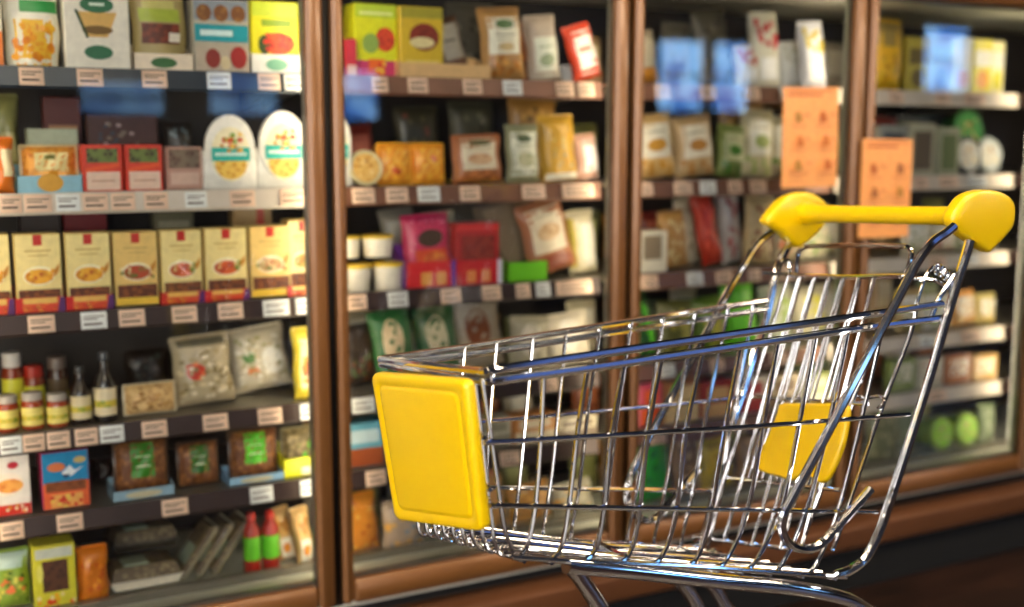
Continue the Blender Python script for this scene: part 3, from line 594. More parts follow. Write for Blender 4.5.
P('bag', 534, 566, 18, 'A', 'pale bag with white label leaning left, top shelf of second bay', 'b8a898', [('r', .15, .05, .9, .66, 'dce0d0'), ('r', .25, .5, .7, .52, '8aa07a'), ('e', .5, .3, .24, .1, '9aa888')], D=.05, lean=-6)
P('bag', 578, 606, 30, 'A', 'red edged white bag leaning left beside the second door post, top shelf', 'd8421e', [('r', .22, .08, .95, .9, 'f0e8e0'), ('r', .3, .5, .8, .6, 'd88a7a')], D=.04, lean=-16)
P('bag', 566, 580, 68, 'A', 'small white bag lying low beside the red edged bag, top shelf of second bay', 'e8e8e8', [], D=.05, y=.15)
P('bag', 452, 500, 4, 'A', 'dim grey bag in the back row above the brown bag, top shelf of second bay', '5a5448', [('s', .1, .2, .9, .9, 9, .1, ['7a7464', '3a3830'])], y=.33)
# ---- second bay, second shelf
W, H, xc = dims(317, 353, 112, 'B'); place(egg_sleeve(W, H, .09), 'egg_sleeve', 'food carton', 'white oval-topped card sleeve peeking past the first door post in the second bay', xc, 'B', W)
def round_tub(a, c, yt, lv, lab, rim, face, y=.15, back=8, dz=0):
    W, H, xc = dims(a, c, yt, lv, y, dz); r = (W + H) / 4; mb = MB()
    mb.lathe([(r * .8, .07), (r * .93, .012), (r, .010), (r, .0), (r * .93, -.003), (r * .85, .0)], M_(rim), (0, 0, r), 28, 'y')
    decals(mb, lambda u, v, o: ((u - .5) * 2 * r, -.0015 - o, v * 2 * r), [('e', .5, .5, .40, .40, face), ('s', .25, .25, .75, .75, 9, .07, ['a87028', 'e8c070', 'f0dca0'])])
    return place(mb, 'round_tub', 'tub', lab, xc, lv, W, y, 0, back, 0, None, dz)
round_tub(349, 384, 152, 'B', 'round cream tub standing on edge with golden lid picture, second shelf of second bay', 'd8cca0', 'c89038/e0b868')
for a, c, wd in ((381, 415, 'left'), (415, 449, 'right')):
    P('tray', a, c, 144, 'B', 'glowing orange cheese pack, the %s of two on the second shelf of second bay' % wd, 'fcb030', [('r', .06, .06, .94, .94, 'fcb43a'), ('e', .5, .3 if wd == 'left' else .6, .18, .1, 'd85a1e'), ('s', .2, .4, .8, .85, 6, .07, ['f8c860', 'f0b848'])], side='f0a030/e88a1e', D=.05)
P('bag', 457, 507, 138, 'B', 'reddish bag of nuts with a large cream label, second shelf of second bay', 'a8643a', [('r', .14, .28, .84, .94, 'e0d4b8'), ('e', .5, .84, .24, .06, '5a5a3a'), ('r', .24, .72, .74, .74, '9a8a68'), ('e', .5, .5, .26, .12, 'b8805a/d8b088'), ('s', .1, .04, .9, .26, 8, .09, ['c87a4a', '8a4a2a'])], D=.05, lean=-2)
P('bag', 510, 543, 127, 'B', 'green grey bag with tall white label, second shelf of second bay', '8a8a6a', [('r', .1, .12, .9, .88, 'd8d8c4'), ('e', .5, .76, .24, .06, '4a5a3a'), ('r', .24, .64, .7, .66, '7a8a5a'), ('e', .5, .4, .26, .13, '8a9a6a/c0bc98')], D=.04)
P('bag', 546, 582, 118, 'B', 'golden bag with white label and gold crimped top, second shelf of second bay', 'c89a30', [('p', [(.2, .12), (.85, .12), (.75, .8), (.2, .8)], 'ece4cc'), ('s', .25, .16, .75, .7, 9, .07, ['c8b060', 'a8a078', 'e0a83a']), ('r', .05, .02, .95, .12, 'f4ecd8')], D=.05, lean=-3)
P('bag', 580, 604, 138, 'B', 'white and salmon bag beside the second door post, second shelf', 'd8a890', [('r', .3, .05, .95, .9, 'f4ece8')], D=.05)
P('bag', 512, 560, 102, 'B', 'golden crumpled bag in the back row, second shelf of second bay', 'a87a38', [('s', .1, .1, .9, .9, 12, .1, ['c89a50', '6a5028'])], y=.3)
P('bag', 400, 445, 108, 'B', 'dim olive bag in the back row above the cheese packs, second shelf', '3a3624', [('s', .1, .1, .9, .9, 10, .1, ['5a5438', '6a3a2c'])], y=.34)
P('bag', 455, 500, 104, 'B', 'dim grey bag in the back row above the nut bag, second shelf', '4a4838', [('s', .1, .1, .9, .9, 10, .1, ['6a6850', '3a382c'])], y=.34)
# ---- second bay, third shelf
for k, (a, c, yt, dz) in enumerate(((340, 371, 264, 0), (373, 403, 262, 0), (338, 360, 236, .086), (362, 393, 235, .086))):
    tub(a, c, yt, 'C', 'white tub with yellow lid, %s of the small tub stack on the third shelf' % ('bottom left', 'bottom right', 'top left', 'top right')[k], 'efe8d8', 'f0cc3a', dz, y=.19)
P('bag', 408, 456, 218, 'C', 'magenta bag with dark oval badge in a red tray, third shelf of second bay', 'c82a5a', [('e', .55, .66, .28, .13, '4a3a2a'), ('r', .2, .3, .9, .5, 'd8502a'), ('e', .6, .34, .26, .12, 'e89a3a/c85a2a'), ('s', .05, .8, .95, .95, 6, .06, ['e87aa0', 'a81a4a'])], D=.04, lean=-3, y=.165)
P('dtray', 406, 456, 262, 'C', 'red and violet tray with orange squares under the magenta bag, third shelf', 'd8202a', [('r', .3, .1, .52, .6, 'e8a050'), ('r', .6, .1, .8, .6, 'e8a050'), ('r', .9, 0, 1, 1, '6a3a9a')], D=.09, y=.148, side='7a3a9a')
P('carton', 456, 500, 224, 'C', 'dark red open-topped carton right of the magenta bag, third shelf', 'a81e22', [('r', .1, .1, .9, .8, '6a1818/8a2a20'), ('r', .0, .88, 1, 1, 'c82a2a')], D=.06, y=.165)
P('dtray', 455, 502, 260, 'C', 'red tray with orange squares under the dark red carton, third shelf', 'c8202a', [('r', .25, .1, .45, .6, 'e0884a'), ('r', .55, .1, .75, .6, 'e0884a'), ('r', .9, 0, 1, 1, 'd8d0e0')], D=.09, y=.148)
P('carton', 489, 545, 206, 'C', 'tall grey brown cardboard flap leaning back behind the lime tray, third shelf', '6a5a48', [('p', [(.35, .1), (.95, .1), (.6, .95), (.1, .95)], '8a7860')], D=.012, y=.2, lean=-14)
P('dtray', 508, 548, 262, 'C', 'lime green card tray on the third shelf of second bay', '6ac01e', [], D=.09, y=.15)
P('bag', 535, 582, 208, 'C', 'brown bag with a cream label leaning left behind the lime tray, third shelf', 'a86a48', [('r', .14, .3, .86, .92, 'dccfb4'), ('r', .25, .8, .72, .82, 'a89a78'), ('e', .5, .58, .26, .12, 'b88a5a/d8b890'), ('e', .5, .16, .36, .1, '8a3a1e')], D=.05, lean=-14)
P('bag', 574, 602, 214, 'C', 'pale bag with yellow edge beside the second door post, third shelf', 'd8cca8', [('r', .4, .1, .9, .8, 'f0ead8'), ('r', 0, .1, .2, .9, 'c8b040')], D=.05)
# ---- second bay, lower shelves seen over and under the cart rim
for k, (a, c, yt, col, lc, wd) in enumerate(((382, 424, 315, '2a6a34', 'e0c8a0', 'dark green bag with cream oval'), (424, 466, 312, '1e5a2a', 'c8c0a0', 'deep green bag with pale stripe'), (462, 510, 306, 'b8a890', '8a4a24', 'clear bag with brown food'), (512, 552, 322, 'a8a088', 'd8d0c0', 'pale grey bag of buns'), (552, 596, 318, 'd8ccb4', 'f0e8dc', 'white bag of bread'))):
    P('bag', a, c, yt, 'D', '%s above the trolley rim, fourth shelf of second bay' % wd, col, [('e', .45, .6, .26, .3, lc), ('s', .2, .2, .8, .8, 8, .08, [lc, col])], D=.05, lean=(-8, -6, 0, 5, 0)[k])
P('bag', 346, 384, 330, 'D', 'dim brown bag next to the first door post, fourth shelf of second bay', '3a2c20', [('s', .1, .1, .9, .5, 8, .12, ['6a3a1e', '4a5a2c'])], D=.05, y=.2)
for k, (a, c, yt, c1, c2, wd) in enumerate(((346, 384, 424, '6ab0c8', 'a8542a', 'pale blue banded carton with orange base'), (385, 440, 426, '8a6a4a', 'c8a070', 'brown carton'), (470, 512, 420, 'c8c0a8', '9a9480', 'pale carton with grey base'), (514, 556, 416, 'd08a4a', 'e8d8b8', 'amber carton with cream base'), (557, 598, 418, 'c8bca0', '7a6a58', 'beige carton with brown base'))):
    P('carton', a, c, yt, 'E', '%s on the fifth shelf of second bay' % wd, c1, [('r', 0, 0, 1, .42, c2), ('r', .1, .55, .9, .85, 'c8e0e8' if k == 0 else c2)], D=.07)
for k, (a, c, yt, c1, c2, wd) in enumerate(((346, 384, 500, 'd88a2a', 'b8601e', 'orange bag'), (386, 428, 505, 'b8a088', '7a96a8', 'grey brown bag with blue corner'), (470, 512, 486, 'd8a060', '8a7a58', 'amber bag'), (514, 556, 490, 'c89048', 'e0c8a0', 'golden bag'), (558, 598, 488, 'b0a890', 'd8d0b8', 'pale grey bag'))):
    P('bag', a, c, yt, 'F', '%s on the base deck of second bay behind trolley' % wd, c1, [('s', .05, .05, .95, .9, 14, .12, [c2, c1, 'e8b050'])], D=.05)
# ---- third bay
P('bag', 634, 664, 34, 'A', 'tan bag with gold base beside the second door post, top shelf of third bay', 'a89880', [('r', .1, .3, .8, .9, 'c8bca0'), ('r', 0, 0, 1, .28, 'c8842a')], D=.05, lean=-6)
for k, (a, c, yt, c1, c2, wd) in enumerate(((742, 764, 48, 'e8e0d0', 'c83a2a', 'white bag with red edge'), (758, 786, 14, 'e0dcc8', 'c83a3a', 'tall white bag with red cap print'), (786, 810, 44, 'f4f4f0', 'd8d8c8', 'bright white bag'), (808, 832, 24, 'e8e8f0', 'd8c040', 'white bag with yellow top'))):
    P('bag', a, c, yt, 'A', '%s on the top shelf of third bay' % wd, c1, [('s', .1, .5, .9, .9, 6, .14, [c2]), ('r', .2, .1, .8, .4, 'f6f6f4')], D=.05)
for k, (a, c, yt, wd) in enumerate(((666, 696, 24, 'left'), (704, 738, 12, 'right'))):
    P('bag', a, c, yt, 'A', 'dim grey bag in the back row, %s one on third bay top shelf' % wd, '6a6250', [('s', .1, .1, .9, .9, 8, .12, ['8a8070', '4a4438'])], y=.33)
for k, (a, c, yt, c1, c2, c3, wd) in enumerate(((640, 682, 118, 'd8b070', 'c8902a', 'ece4d0', 'tan bag with cream label and gold base'), (682, 722, 120, 'c8a878', 'b88038', 'e8e0cc', 'light brown bag with cream label'), (722, 748, 128, '7a8a48', '3a7a24', 'c8d0a0', 'bag with green leaf corner'), (746, 778, 112, 'd0c8a0', 'a8b868', 'ecece0', 'white bag with lime corner'), (774, 806, 118, 'c8c4a8', '5a9a2a', 'e8e8e0', 'bag partly behind the orange poster'), (806, 834, 124, 'b0a888', '8a6a3a', 'd8d4c4', 'brown bag behind the orange poster'))):
    P('bag', a, c, yt, 'B', '%s on the second shelf of third bay' % wd, c1, [('r', .15, .32, .85, .86, c3), ('s', .1, .04, .9, .3, 8, .12, [c2, c1]), ('r', .25, .72, .72, .745, 'a8a080'), ('e', .5, .52, .24, .1, c2)], D=.06, lean=(-5, -6, 4, 3, 0, 0)[k])
P('bag', 724, 770, 96, 'B', 'golden brown bag behind and above the green leaf bag, third bay', 'a07a48', [('s', .1, .1, .9, .9, 9, .12, ['c8a060', '6a4a28'])], y=.3)
P('carton', 640, 668, 232, 'C', 'small white open box beside the second door post, third shelf of third bay', 'e0d8c4', [('r', .1, .3, .8, .9, '8a7a64')], D=.07)
for k, (a, c, yt, c1, c2, wd) in enumerate(((668, 694, 214, 'b88848', 'e0c890', 'amber bag'), (690, 716, 200, 'd8ccb0', 'a89878', 'cream bag leaning left'), (708, 728, 194, 'c0341e', 'e8583a', 'red bag of chillies'), (728, 748, 190, 'd8d0c8', 'b82a1e', 'white and red bag'), (748, 776, 200, 'c8b080', '8a3a1e', 'tan bag'), (776, 806, 204, 'b8a888', 'd87a4a', 'brown bag behind the trolley handle'), (806, 834, 208, 'd0c8a8', '7a9a4a', 'pale bag behind the trolley handle'))):
    P('bag', a, c, yt, 'C', '%s on the third shelf of third bay' % wd, c1, [('s', .08, .08, .92, .92, 14, .12, [c2, c1, c2])], D=.05, lean=(0, -12, -12, -6, 5, 0, 0)[k])
for k, (a, c, yt, c1, c2, wd) in enumerate(((642, 664, 298, '1e4a20', '5ac02a', 'dark green bag with lime stripe'), (664, 698, 304, '5a5a28', 'a8a040', 'olive bag'), (698, 730, 302, '6a8a2a', 'c8c040', 'yellow green bag'), (732, 764, 284, '6ad01e', '8ae83a', 'bright lime bag'), (766, 798, 290, 'd8dcc0', 'a8c060', 'white and lime bag'), (800, 832, 292, 'c8c0a0', 'd8d048', 'cream bag with yellow print'))):
    P('bag', a, c, yt, 'D', '%s on the fourth shelf of third bay' % wd, c1, [('s', .1, .1, .9, .9, 10, .12, [c2, c1]), ('r', .55, .2, .85, .8, c2)], D=.05, lean=(-14, 0, 0, -8, 0, 0)[k])
for k, (a, c, yt, c1, c2, wd) in enumerate(((640, 662, 384, 'd8506a', 'e8602a', 'pink and orange carton'), (664, 700, 380, 'a86a3a', 'e8c88a', 'brown carton'), (702, 734, 382, 'b02a24', 'e0b070', 'red carton'), (736, 768, 378, 'd8cbb8', 'b03030', 'white carton with red base'), (770, 800, 376, 'c8b088', '7a5a38', 'tan carton'), (802, 832, 374, 'a8b070', 'd8d8c0', 'sage carton'))):
    P('carton', a, c, yt, 'E', '%s on the fifth shelf of third bay, seen through the trolley' % wd, c1, [('r', 0, 0, 1, .4, c2), ('r', .15, .5, .85, .85, c2)], D=.07)
for k, (a, c, yt, c1, c2, wd) in enumerate(((640, 676, 436, '2a9a2a', '1e6a1e', 'vivid green bag'), (678, 706, 440, '7a5a38', 'c8a878', 'brown bag'), (706, 738, 444, 'd8b82a', 'a8842a', 'yellow bag'), (740, 770, 440, '8a6a4a', 'c89a68', 'tan bag'), (772, 802, 436, 'c8c0a0', '7aa83a', 'cream and green bag'), (804, 834, 432, '9aa86a', 'd0d0b0', 'sage bag'))):
    P('bag', a, c, yt, 'F', '%s on the base deck of third bay, seen through the trolley' % wd, c1, [('s', .08, .08, .92, .92, 12, .12, [c2, c1])], D=.05)
# ---- fourth bay
P('bag', 872, 908, 20, 'A', 'large yellow bag beside the third door post, top shelf of fourth bay', 'f0bc1e', [('r', .05, .6, .95, .95, 'a08848'), ('s', .1, .05, .9, .5, 10, .12, ['e8c02a', 'c8901a'])], D=.07)
for k, (a, c, yt, c1, c2, wd) in enumerate(((907, 930, 38, 'b8a83a', '6a5a28', 'olive yellow carton'), (930, 952, 34, 'a8b8c8', '7a98b8', 'blue grey carton'), (952, 972, 38, 'd8dcd0', 'c8742a', 'white carton with brown picture'), (973, 992, 40, 'e8dc48', 'e89a2a', 'yellow and white carton with orange picture'), (990, 1004, 42, 'f0e8b0', 'd8d048', 'pale yellow carton at the last door post'))):
    P('carton', a, c, yt, 'A', '%s on the top shelf of fourth bay' % wd, c1, [('r', .05, .5, .95, .8, 'e8e8dc' if k > 1 else c2), ('e', .5, .25, .34, .18, c2)], D=.03)
for k, (a, c, yt, c1, c2, wd) in enumerate(((878, 908, 126, '8a8a84', '4a4e54', 'dim grey carton behind the lower orange poster'), (909, 936, 124, 'a8a48c', '5a4a38', 'grey beige open box'), (938, 960, 128, '9a9c80', '5a6a3a', 'sage open box'))):
    P('carton', a, c, yt, 'B', '%s on the second shelf of fourth bay' % wd, c1, [('r', .15, .1, .85, .85, c2)], D=.04)
round_tub(956, 986, 142, 'B', 'round white tub with dark rim on the second shelf of fourth bay', '3a3e40', 'e0e0d8/b8b8b0')
round_tub(980, 1004, 136, 'B', 'large pale round tub at the last door post, second shelf of fourth bay', 'a8b0b0', 'e8e8e0/c8ccc8', y=.19)
round_tub(958, 984, 100, 'B', 'green round lid standing in the back row, second shelf of fourth bay', '4a8a4a', '6ab868/4a9a50', y=.3, dz=.07)
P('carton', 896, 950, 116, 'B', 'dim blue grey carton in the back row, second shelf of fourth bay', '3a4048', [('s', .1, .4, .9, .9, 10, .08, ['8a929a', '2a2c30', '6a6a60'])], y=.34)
LOW = dict(C=((906, 934, 222, 'c8bca0', '8aa060', 'beige bag'), (934, 960, 226, 'd8ccb0', 'a85a3a', 'cream bag with brown print'), (960, 984, 220, 'b8b890', 'e0d8c0', 'sage bag'), (984, 1002, 222, 'e0d8c8', 'c8a868', 'white bag')),
           D=((900, 928, 292, 'b8a070', '7a8a3a', 'olive tan bag'), (928, 956, 298, 'e8e4d8', 'b0c070', 'white bag with lime print'), (956, 980, 294, 'e0a050', 'f0d8a0', 'orange bag'), (980, 1000, 296, 'd8c880', 'b88a3a', 'straw yellow bag')),
           E=((892, 916, 360, '8a9a5a', 'c8c8a0', 'moss green carton'), (918, 944, 358, 'c8c4b0', 'a87a58', 'light grey carton'), (946, 972, 356, 'a8643c', 'd89a60', 'rust brown carton'), (974, 998, 356, 'e0b878', 'f0e0c0', 'pale amber carton')))
for lv, rows in LOW.items():
    for (a, c, yt, c1, c2, wd) in rows:
        P('carton' if lv == 'E' else 'bag', a, c, yt, lv, '%s on the %s shelf of fourth bay, right of the trolley' % (wd, LEVEL[lv]), c1, [('r', .15, .3, .85, .85, 'e8e4d8'), ('s', .1, .08, .9, .8, 10, .12, [c2, c1])], D=.04)
for k, (a, c, wd) in enumerate(((934, 954, 'left'), (958, 980, 'right'))):
    round_tub(a, c, 412, 'F', 'bright lime round tub standing on edge, %s one of the pair in fourth bay' % wd, '8aa83a', '7ad01e/a8e03a', dz=.01)
for k, (a, c, yt, c1, c2, wd) in enumerate(((872, 902, 416, '7a7a58', 'b8b088', 'sage grey bag'), (904, 932, 410, '98a080', '6a7a50', 'grey green bag'), (982, 998, 408, '8a9a78', 'c8c8b0', 'slim green grey bag'))):
    P('bag', a, c, yt, 'F', '%s on the base deck of fourth bay' % wd, c1, [('s', .1, .1, .9, .9, 10, .12, [c2, c1])], D=.04)

# ---- back rows in the second, third and fourth bays
TONES = [('tan', 'b08c5c', 'd8c49a'), ('olive', '6a6a3a', '9a9a58'), ('rust brown', '8a4a2c', 'c87848'), ('cream', 'd0c4a0', 'f0e8d0'), ('sage', '7a8a60', 'b0b890'), ('amber', 'b8802c', 'e8b860'), ('grey', '8a8478', 'b8b4a8'), ('dull red', '8a3026', 'c86a50')]
rg = random.Random(11)
for bay in (2, 3, 4):
    for lv in 'ABCDEF':
        n = 0
        for k in range(6):
            x = GAPS[bay] + .085 + .122 * k; tn, c1, c2 = TONES[rg.randrange(8)]
            W = .105; H = min(HMAX[lv] - .05, rg.uniform(.13, .19)); y = rg.uniform(.30, .34)
            mb = pouch(W, H, .045, c1, [('r', .18, .34, .82, .84, c2), ('s', .1, .08, .9, .3, 5, .1, [c2, c1])], 'pillow', k)
            if place(mb, 'food_bag', 'food bag', '%s bag in the back row, %s from the left, %s of %s' % (tn, ('first', 'second', 'third', 'fourth', 'fifth', 'sixth')[n], LEVEL[lv] + ' shelf' if lv in LEVEL else 'base deck', BAYN[bay]), (x,), lv, W, y, rg.uniform(-6, 6), 5, check=True): n += 1
# ---- orange paper posters taped to the outside of the doors
def poster(x0p, x1p, yt, yb, label, rows, seed):
    a, c = wall(x0p, (yt + yb) / 2, -.034), wall(x1p, (yt + yb) / 2, -.034); t, b_ = wall((x0p + x1p) / 2, yt, -.034).z, wall((x0p + x1p) / 2, yb, -.034).z
    W, H = c.x - a.x, t - b_; mb = MB(); n = 12
    def sf(u, v, o=0): return ((u - .5) * W, -.001 * math.sin(3 * v) - .0015 * u * (1 - v) - o, v * H)
    for off in (0, -.0006):
        vs = [sf(i / n, j / n, off) for j in range(n + 1) for i in range(n + 1)]
        fs = [(j * (n + 1) + i, j * (n + 1) + i + 1, (j + 1) * (n + 1) + i + 1, (j + 1) * (n + 1) + i) for j in range(n) for i in range(n)]
        mb.add(vs, fs if off == 0 else [f[::-1] for f in fs], M_('e8a05e'))
    rg = random.Random(seed); ds = [('r', .08, .91, .7, .935, 'c06a38'), ('r', .08, .955, .9, .975, 'c87a48')]
    for r_ in range(rows):
        for q_ in (0, 1):
            cu, cv = .26 + .46 * q_, .80 - .72 / rows * (r_ + .35)
            fc = rg.choice(['b8642e', 'a87834', 'a8683a', 'c87434']); fu = cu + rg.uniform(-.04, .04)
            ds.append(('e', fu, cv + .05 / rows, .05, .07 / rows, fc)); ds.append(('p', [(fu - .05, cv - .2 / rows), (fu + .06, cv - .18 / rows), (fu + .04, cv), (fu - .06, cv + .02)], fc)); ds.append(('e', fu + .03, cv - .1 / rows, .04, .1 / rows, fc))
            ds.append(('r', cu - .14, cv - .32 / rows, cu + .14, cv - .29 / rows, 'c87a4a'))
            ds.append(('r', cu + .1, cv, cu + .2, cv + .02, 'd08450'))
    decals(mb, sf, ds)
    o = mb.build('paper_poster', None); o.location = ((a.x + c.x) / 2, -.034, b_); o.rotation_euler = (0, R(-1 if seed == 1 else .5), 0)
    return tag(o, label, 'poster')
poster(783, 838, 87, 187, 'orange paper poster with small brown figures, left of the third door post', 3, 1)
poster(860, 910, 139, 237, 'orange paper poster with small brown figures, right of the third door post', 3, 2)

#@@CART
# ------------------------------------------------------------------ shopping trolley
PX_, PY_, CY = .745, -.914, .059
CORG = Vector((PX_ + .5 * math.cos(CY), PY_ + .5 * math.sin(CY), FLOOR))
CX = Vector((math.cos(CY), math.sin(CY), 0)); CYV = Vector((-math.sin(CY), math.cos(CY), 0))
def cw(x, y, z): return Vector((PX_, PY_, 0)) + CX * x + CYV * y + Vector((0, 0, z))
def hit(px, py, p0, n):
    d = ray(px, py); return CAM + d * ((p0 - CAM).dot(n) / d.dot(n))
def side_plane(s, off=0.0):
    a, b_, c = cw(0, s * (.18 + off), .987), cw(.966, s * (.23 + off), 1.019), cw(.781, s * (.191 + off), .499)
    return a, (b_ - a).cross(c - a).normalized()
def N(px, py, s=-1, off=0.0):
    a, n = side_plane(s, off); return hit(px, py, a, n)
def LY(px, py, y):
    return hit(px, py, cw(0, y, 0), CYV)
def path(pl, s=-1, off=0.0, k=5): return smooth_path([N(x, y, s, off) for x, y in pl], k)
cart = empty('shopping_trolley', CORG, 'chrome wire shopping trolley with yellow handle and front plate in front of the refrigerator', 'shopping trolley')
def kp(name, mb, par=None, label=None, ang=40):
    mb.v = [p - CORG for p in mb.v]; o = mb.build(name, ang=ang); o.parent = par or cart
    if label: o['label'] = label
    return o
def wire(name, pts, r, par=None, m_=None, n=8):
    q = MB(); q.tube(pts, r, m_ or CHROME, n); return kp(name, q, par)
def lerp(a, b_, t): return a + (b_ - a) * t
# rim: two stacked rods round the open side of the basket
rim = None
for k, (dn, df) in enumerate(((0, 0), (12.5, 8.5))):
    near = [(487 + k * 3, 371 + dn * .85), (600, 354 + dn), (760, 330.5 + dn), (860, 316 + dn), (942, 304 + dn * 1.15)]
    far = [(382 + k, 359 + df * .6), (480, 345 + df), (600, 326 + df), (700, 311 + df), (766, 300.5 + df)]
    q = MB(); pn = path(near); pf = path(far, 1)
    fr = lerp(pf[0], pn[0], .5) - CX * .012
    q.tube(smooth_path([pf[1], pf[0], lerp(pf[0], fr, .12) - CX * .004, fr, lerp(pn[0], fr, .12) - CX * .004, pn[0], pn[1]], 5)[0:] , .0062, CHROME)
    q.tube(pn, .0072, CHROME); q.tube(pf, .0068, CHROME)
    o = kp('rim_rod', q, rim); rim = rim or o
# horizontal side rods
RAILS = {-1: [[(484, 443), (600, 436), (690, 430.5), (760, 426), (909, 414.5)], [(490, 505.5), (600, 507.5), (760, 510), (877, 512)]],
         1: [[(470, 423), (600, 411), (679, 404), (741, 397)], [(485, 487.5), (600, 489), (716, 491)]]}
NEARU = [((482, 378), (493, 450), (504, 525), (512, 549)), ((543.5, 378), (541, 435), (536, 500), (529, 540), (521, 556)), ((588, 366), (577, 436), (569, 505), (562, 545), (553, 558)), ((625, 360), (611, 434), (604, 508), (596, 548), (585, 561)), ((662, 354), (648, 432), (640, 508), (631, 551), (618, 564)),
         ((704, 347), (686, 430), (677, 509), (664, 553), (650, 566)), ((741, 342), (725, 428), (712, 509), (698, 556), (684, 567)), ((779, 336), (763, 425), (748, 510), (728, 558), (714, 569)), ((817, 330), (799.5, 422), (781, 510), (755, 562), (742, 570)), ((849, 326), (830, 419), (806, 510), (781, 566), (768, 571)), ((884, 321), (862, 417), (838, 511), (814, 568), (800, 573))]
FARU = [((465, 347), (458, 424), (452, 488), (448, 520), (458, 531)), ((496.5, 343), (490, 420), (486, 488), (482, 524), (492, 533)), ((533, 337), (526, 417), (519, 488), (514.5, 528), (524, 536)), ((566, 332), (558, 414), (550, 488), (543, 533), (552, 540)), ((600, 327), (588, 411), (579, 489), (571, 535), (580, 542)), ((631, 322), (618, 409), (608, 489), (599, 537), (608, 543)),
        ((663, 317), (650, 406), (637, 490), (627, 539), (636, 545)), ((696, 312), (679, 404), (665, 490), (654, 541), (663, 547)), ((729, 307), (709, 401), (693, 491), (681, 543), (691, 549)), ((754, 303), (737, 398), (722, 491), (708, 545), (716, 550))]
NB = [(512, 557), (590, 562), (690, 566), (760, 571), (846, 577)]; FB = [(432, 526), (520, 535), (600, 542), (700, 549)]
for s in (-1, 1):
    par = wire('side_rod', path(RAILS[s][0], s, .003), .0044)
    wire('side_rod', path(RAILS[s][1], s, .003), .0044, par)
    wire('bottom_edge_rod', path(NB if s < 0 else FB, s), .005, par)
    for u in (NEARU if s < 0 else FARU):
        pts = [N(x, y, s, -.003) for x, y in u]
        wire('upright_wire', smooth_path(pts, 4), .0042 if s < 0 else .0040, par, n=8)
# floor grid: lengthwise rods that turn up at the front behind the yellow plate, and cross rods
nb = path(NB, -1, -.006, 12); fb = path(FB, 1, -.006, 16)
def along(p, t):
    i = t * (len(p) - 1); j = min(int(i), len(p) - 2); return lerp(p[j], p[j + 1], i - j)
TOPF, TOPN = N(384, 371, 1), N(480, 385, -1)
fg = None
for k in range(9):
    t = (k + .35) / 8.7
    top = lerp(TOPF, TOPN, t); a = lerp(N(417, 531, 1), N(498, 541, -1), t); b_ = lerp(fb[0], nb[0], t); c = lerp(along(fb, .5), along(nb, .5), t); d = lerp(fb[-1], nb[-1], t)
    mid = lerp(top, a, .5)
    q = MB(); q.tube([top, mid] + smooth_path([lerp(mid, a, .8), a, lerp(a, b_, .55) - Vector((0, 0, .010)), b_ + CX * .03, c, d], 6), .0036, CHROME)
    o = kp('floor_wire', q, fg); fg = fg or o
for k in range(11):
    t = .04 + .093 * k
    a, b_ = along(fb, t), along(nb, t); dz = Vector((0, 0, -.006))
    wire('cross_wire', [a + dz, lerp(a, b_, .5) + dz * 1.5, b_ + dz], .0036, fg)
# front cross wires
for k, t in enumerate((.33, .66)):
    a, b_ = lerp(TOPF, N(417, 531, 1), t), lerp(TOPN, N(498, 541, -1), t)
    wire('front_rod', [a - CX * .003, b_ - CX * .003], .004, fg)

# yellow front plate
PF = N(397, 519, 1) - CX * .02; PNn = (N(486, 531, -1) - CX * .02 - PF).cross(N(372.5, 372, 1) - CX * .02 - PF).normalized()
c00, c10, c11, c01 = [hit(x, y, PF, PNn) for x, y in ((398, 519), (486, 531), (469, 379.5), (373.5, 372))]
nrm = (c10 - c00).cross(c01 - c00).normalized()
if nrm.dot(CX) > 0: nrm = -nrm
def rr(k, h, rad=.07, asp=1.45):
    out = []; m = (1 - k) / 2
    for cx_, cy_, a0 in ((1 - m - rad, m + rad / asp, -90), (1 - m - rad, 1 - m - rad / asp, 0), (m + rad, 1 - m - rad / asp, 90), (m + rad, m + rad / asp, 180)):
        for j in range(6):
            a = R(a0 + 18 * j); u, v = cx_ + rad * math.cos(a), cy_ + rad / asp * math.sin(a)
            p = lerp(lerp(c00, c10, u), lerp(c01, c11, u), v)
            out.append(p + nrm * h)
    return out
q = MB(); q.loops([rr(.97, -.012), rr(1, -.008), rr(1, .002), rr(.985, .006), rr(.955, .0075), rr(.87, .0075), rr(.855, .0055), rr(.835, .0055), rr(.82, .0078), rr(.78, .0082), rr(.4, .009)], YEL)
kp('front_plate', q, ang=55)

# back frame tubes, outer tubes with their hooked lower ends
BT = {-1: [(970, 240), (965, 258), (955, 290), (925, 392), (892, 495), (880, 530), (867, 556), (852, 569), (836, 575)], 1: [(795, 236), (788, 246), (777, 270), (765, 324), (754, 354), (742, 395), (724, 450), (706, 530), (696, 545), (684, 549)]}
HK = {-1: [(954, 226), (946, 233), (932, 243), (918, 261), (905, 285), (868, 355), (829, 430), (794, 495), (784, 514), (782, 530), (790, 544), (806, 549), (822, 543), (845, 518), (871, 489)],
      1: [(784, 222), (776, 229), (757, 245), (744, 265), (722, 303), (700, 345), (662, 413), (638, 460), (628, 485), (628, 504), (638, 517), (652, 520), (666, 507), (698, 468)]}
for s in (-1, 1):
    par = wire('back_frame_tube', path(BT[s], s, .010), .0090)
    wire('outer_hook_tube', path(HK[s], s, .026), .0086, par)
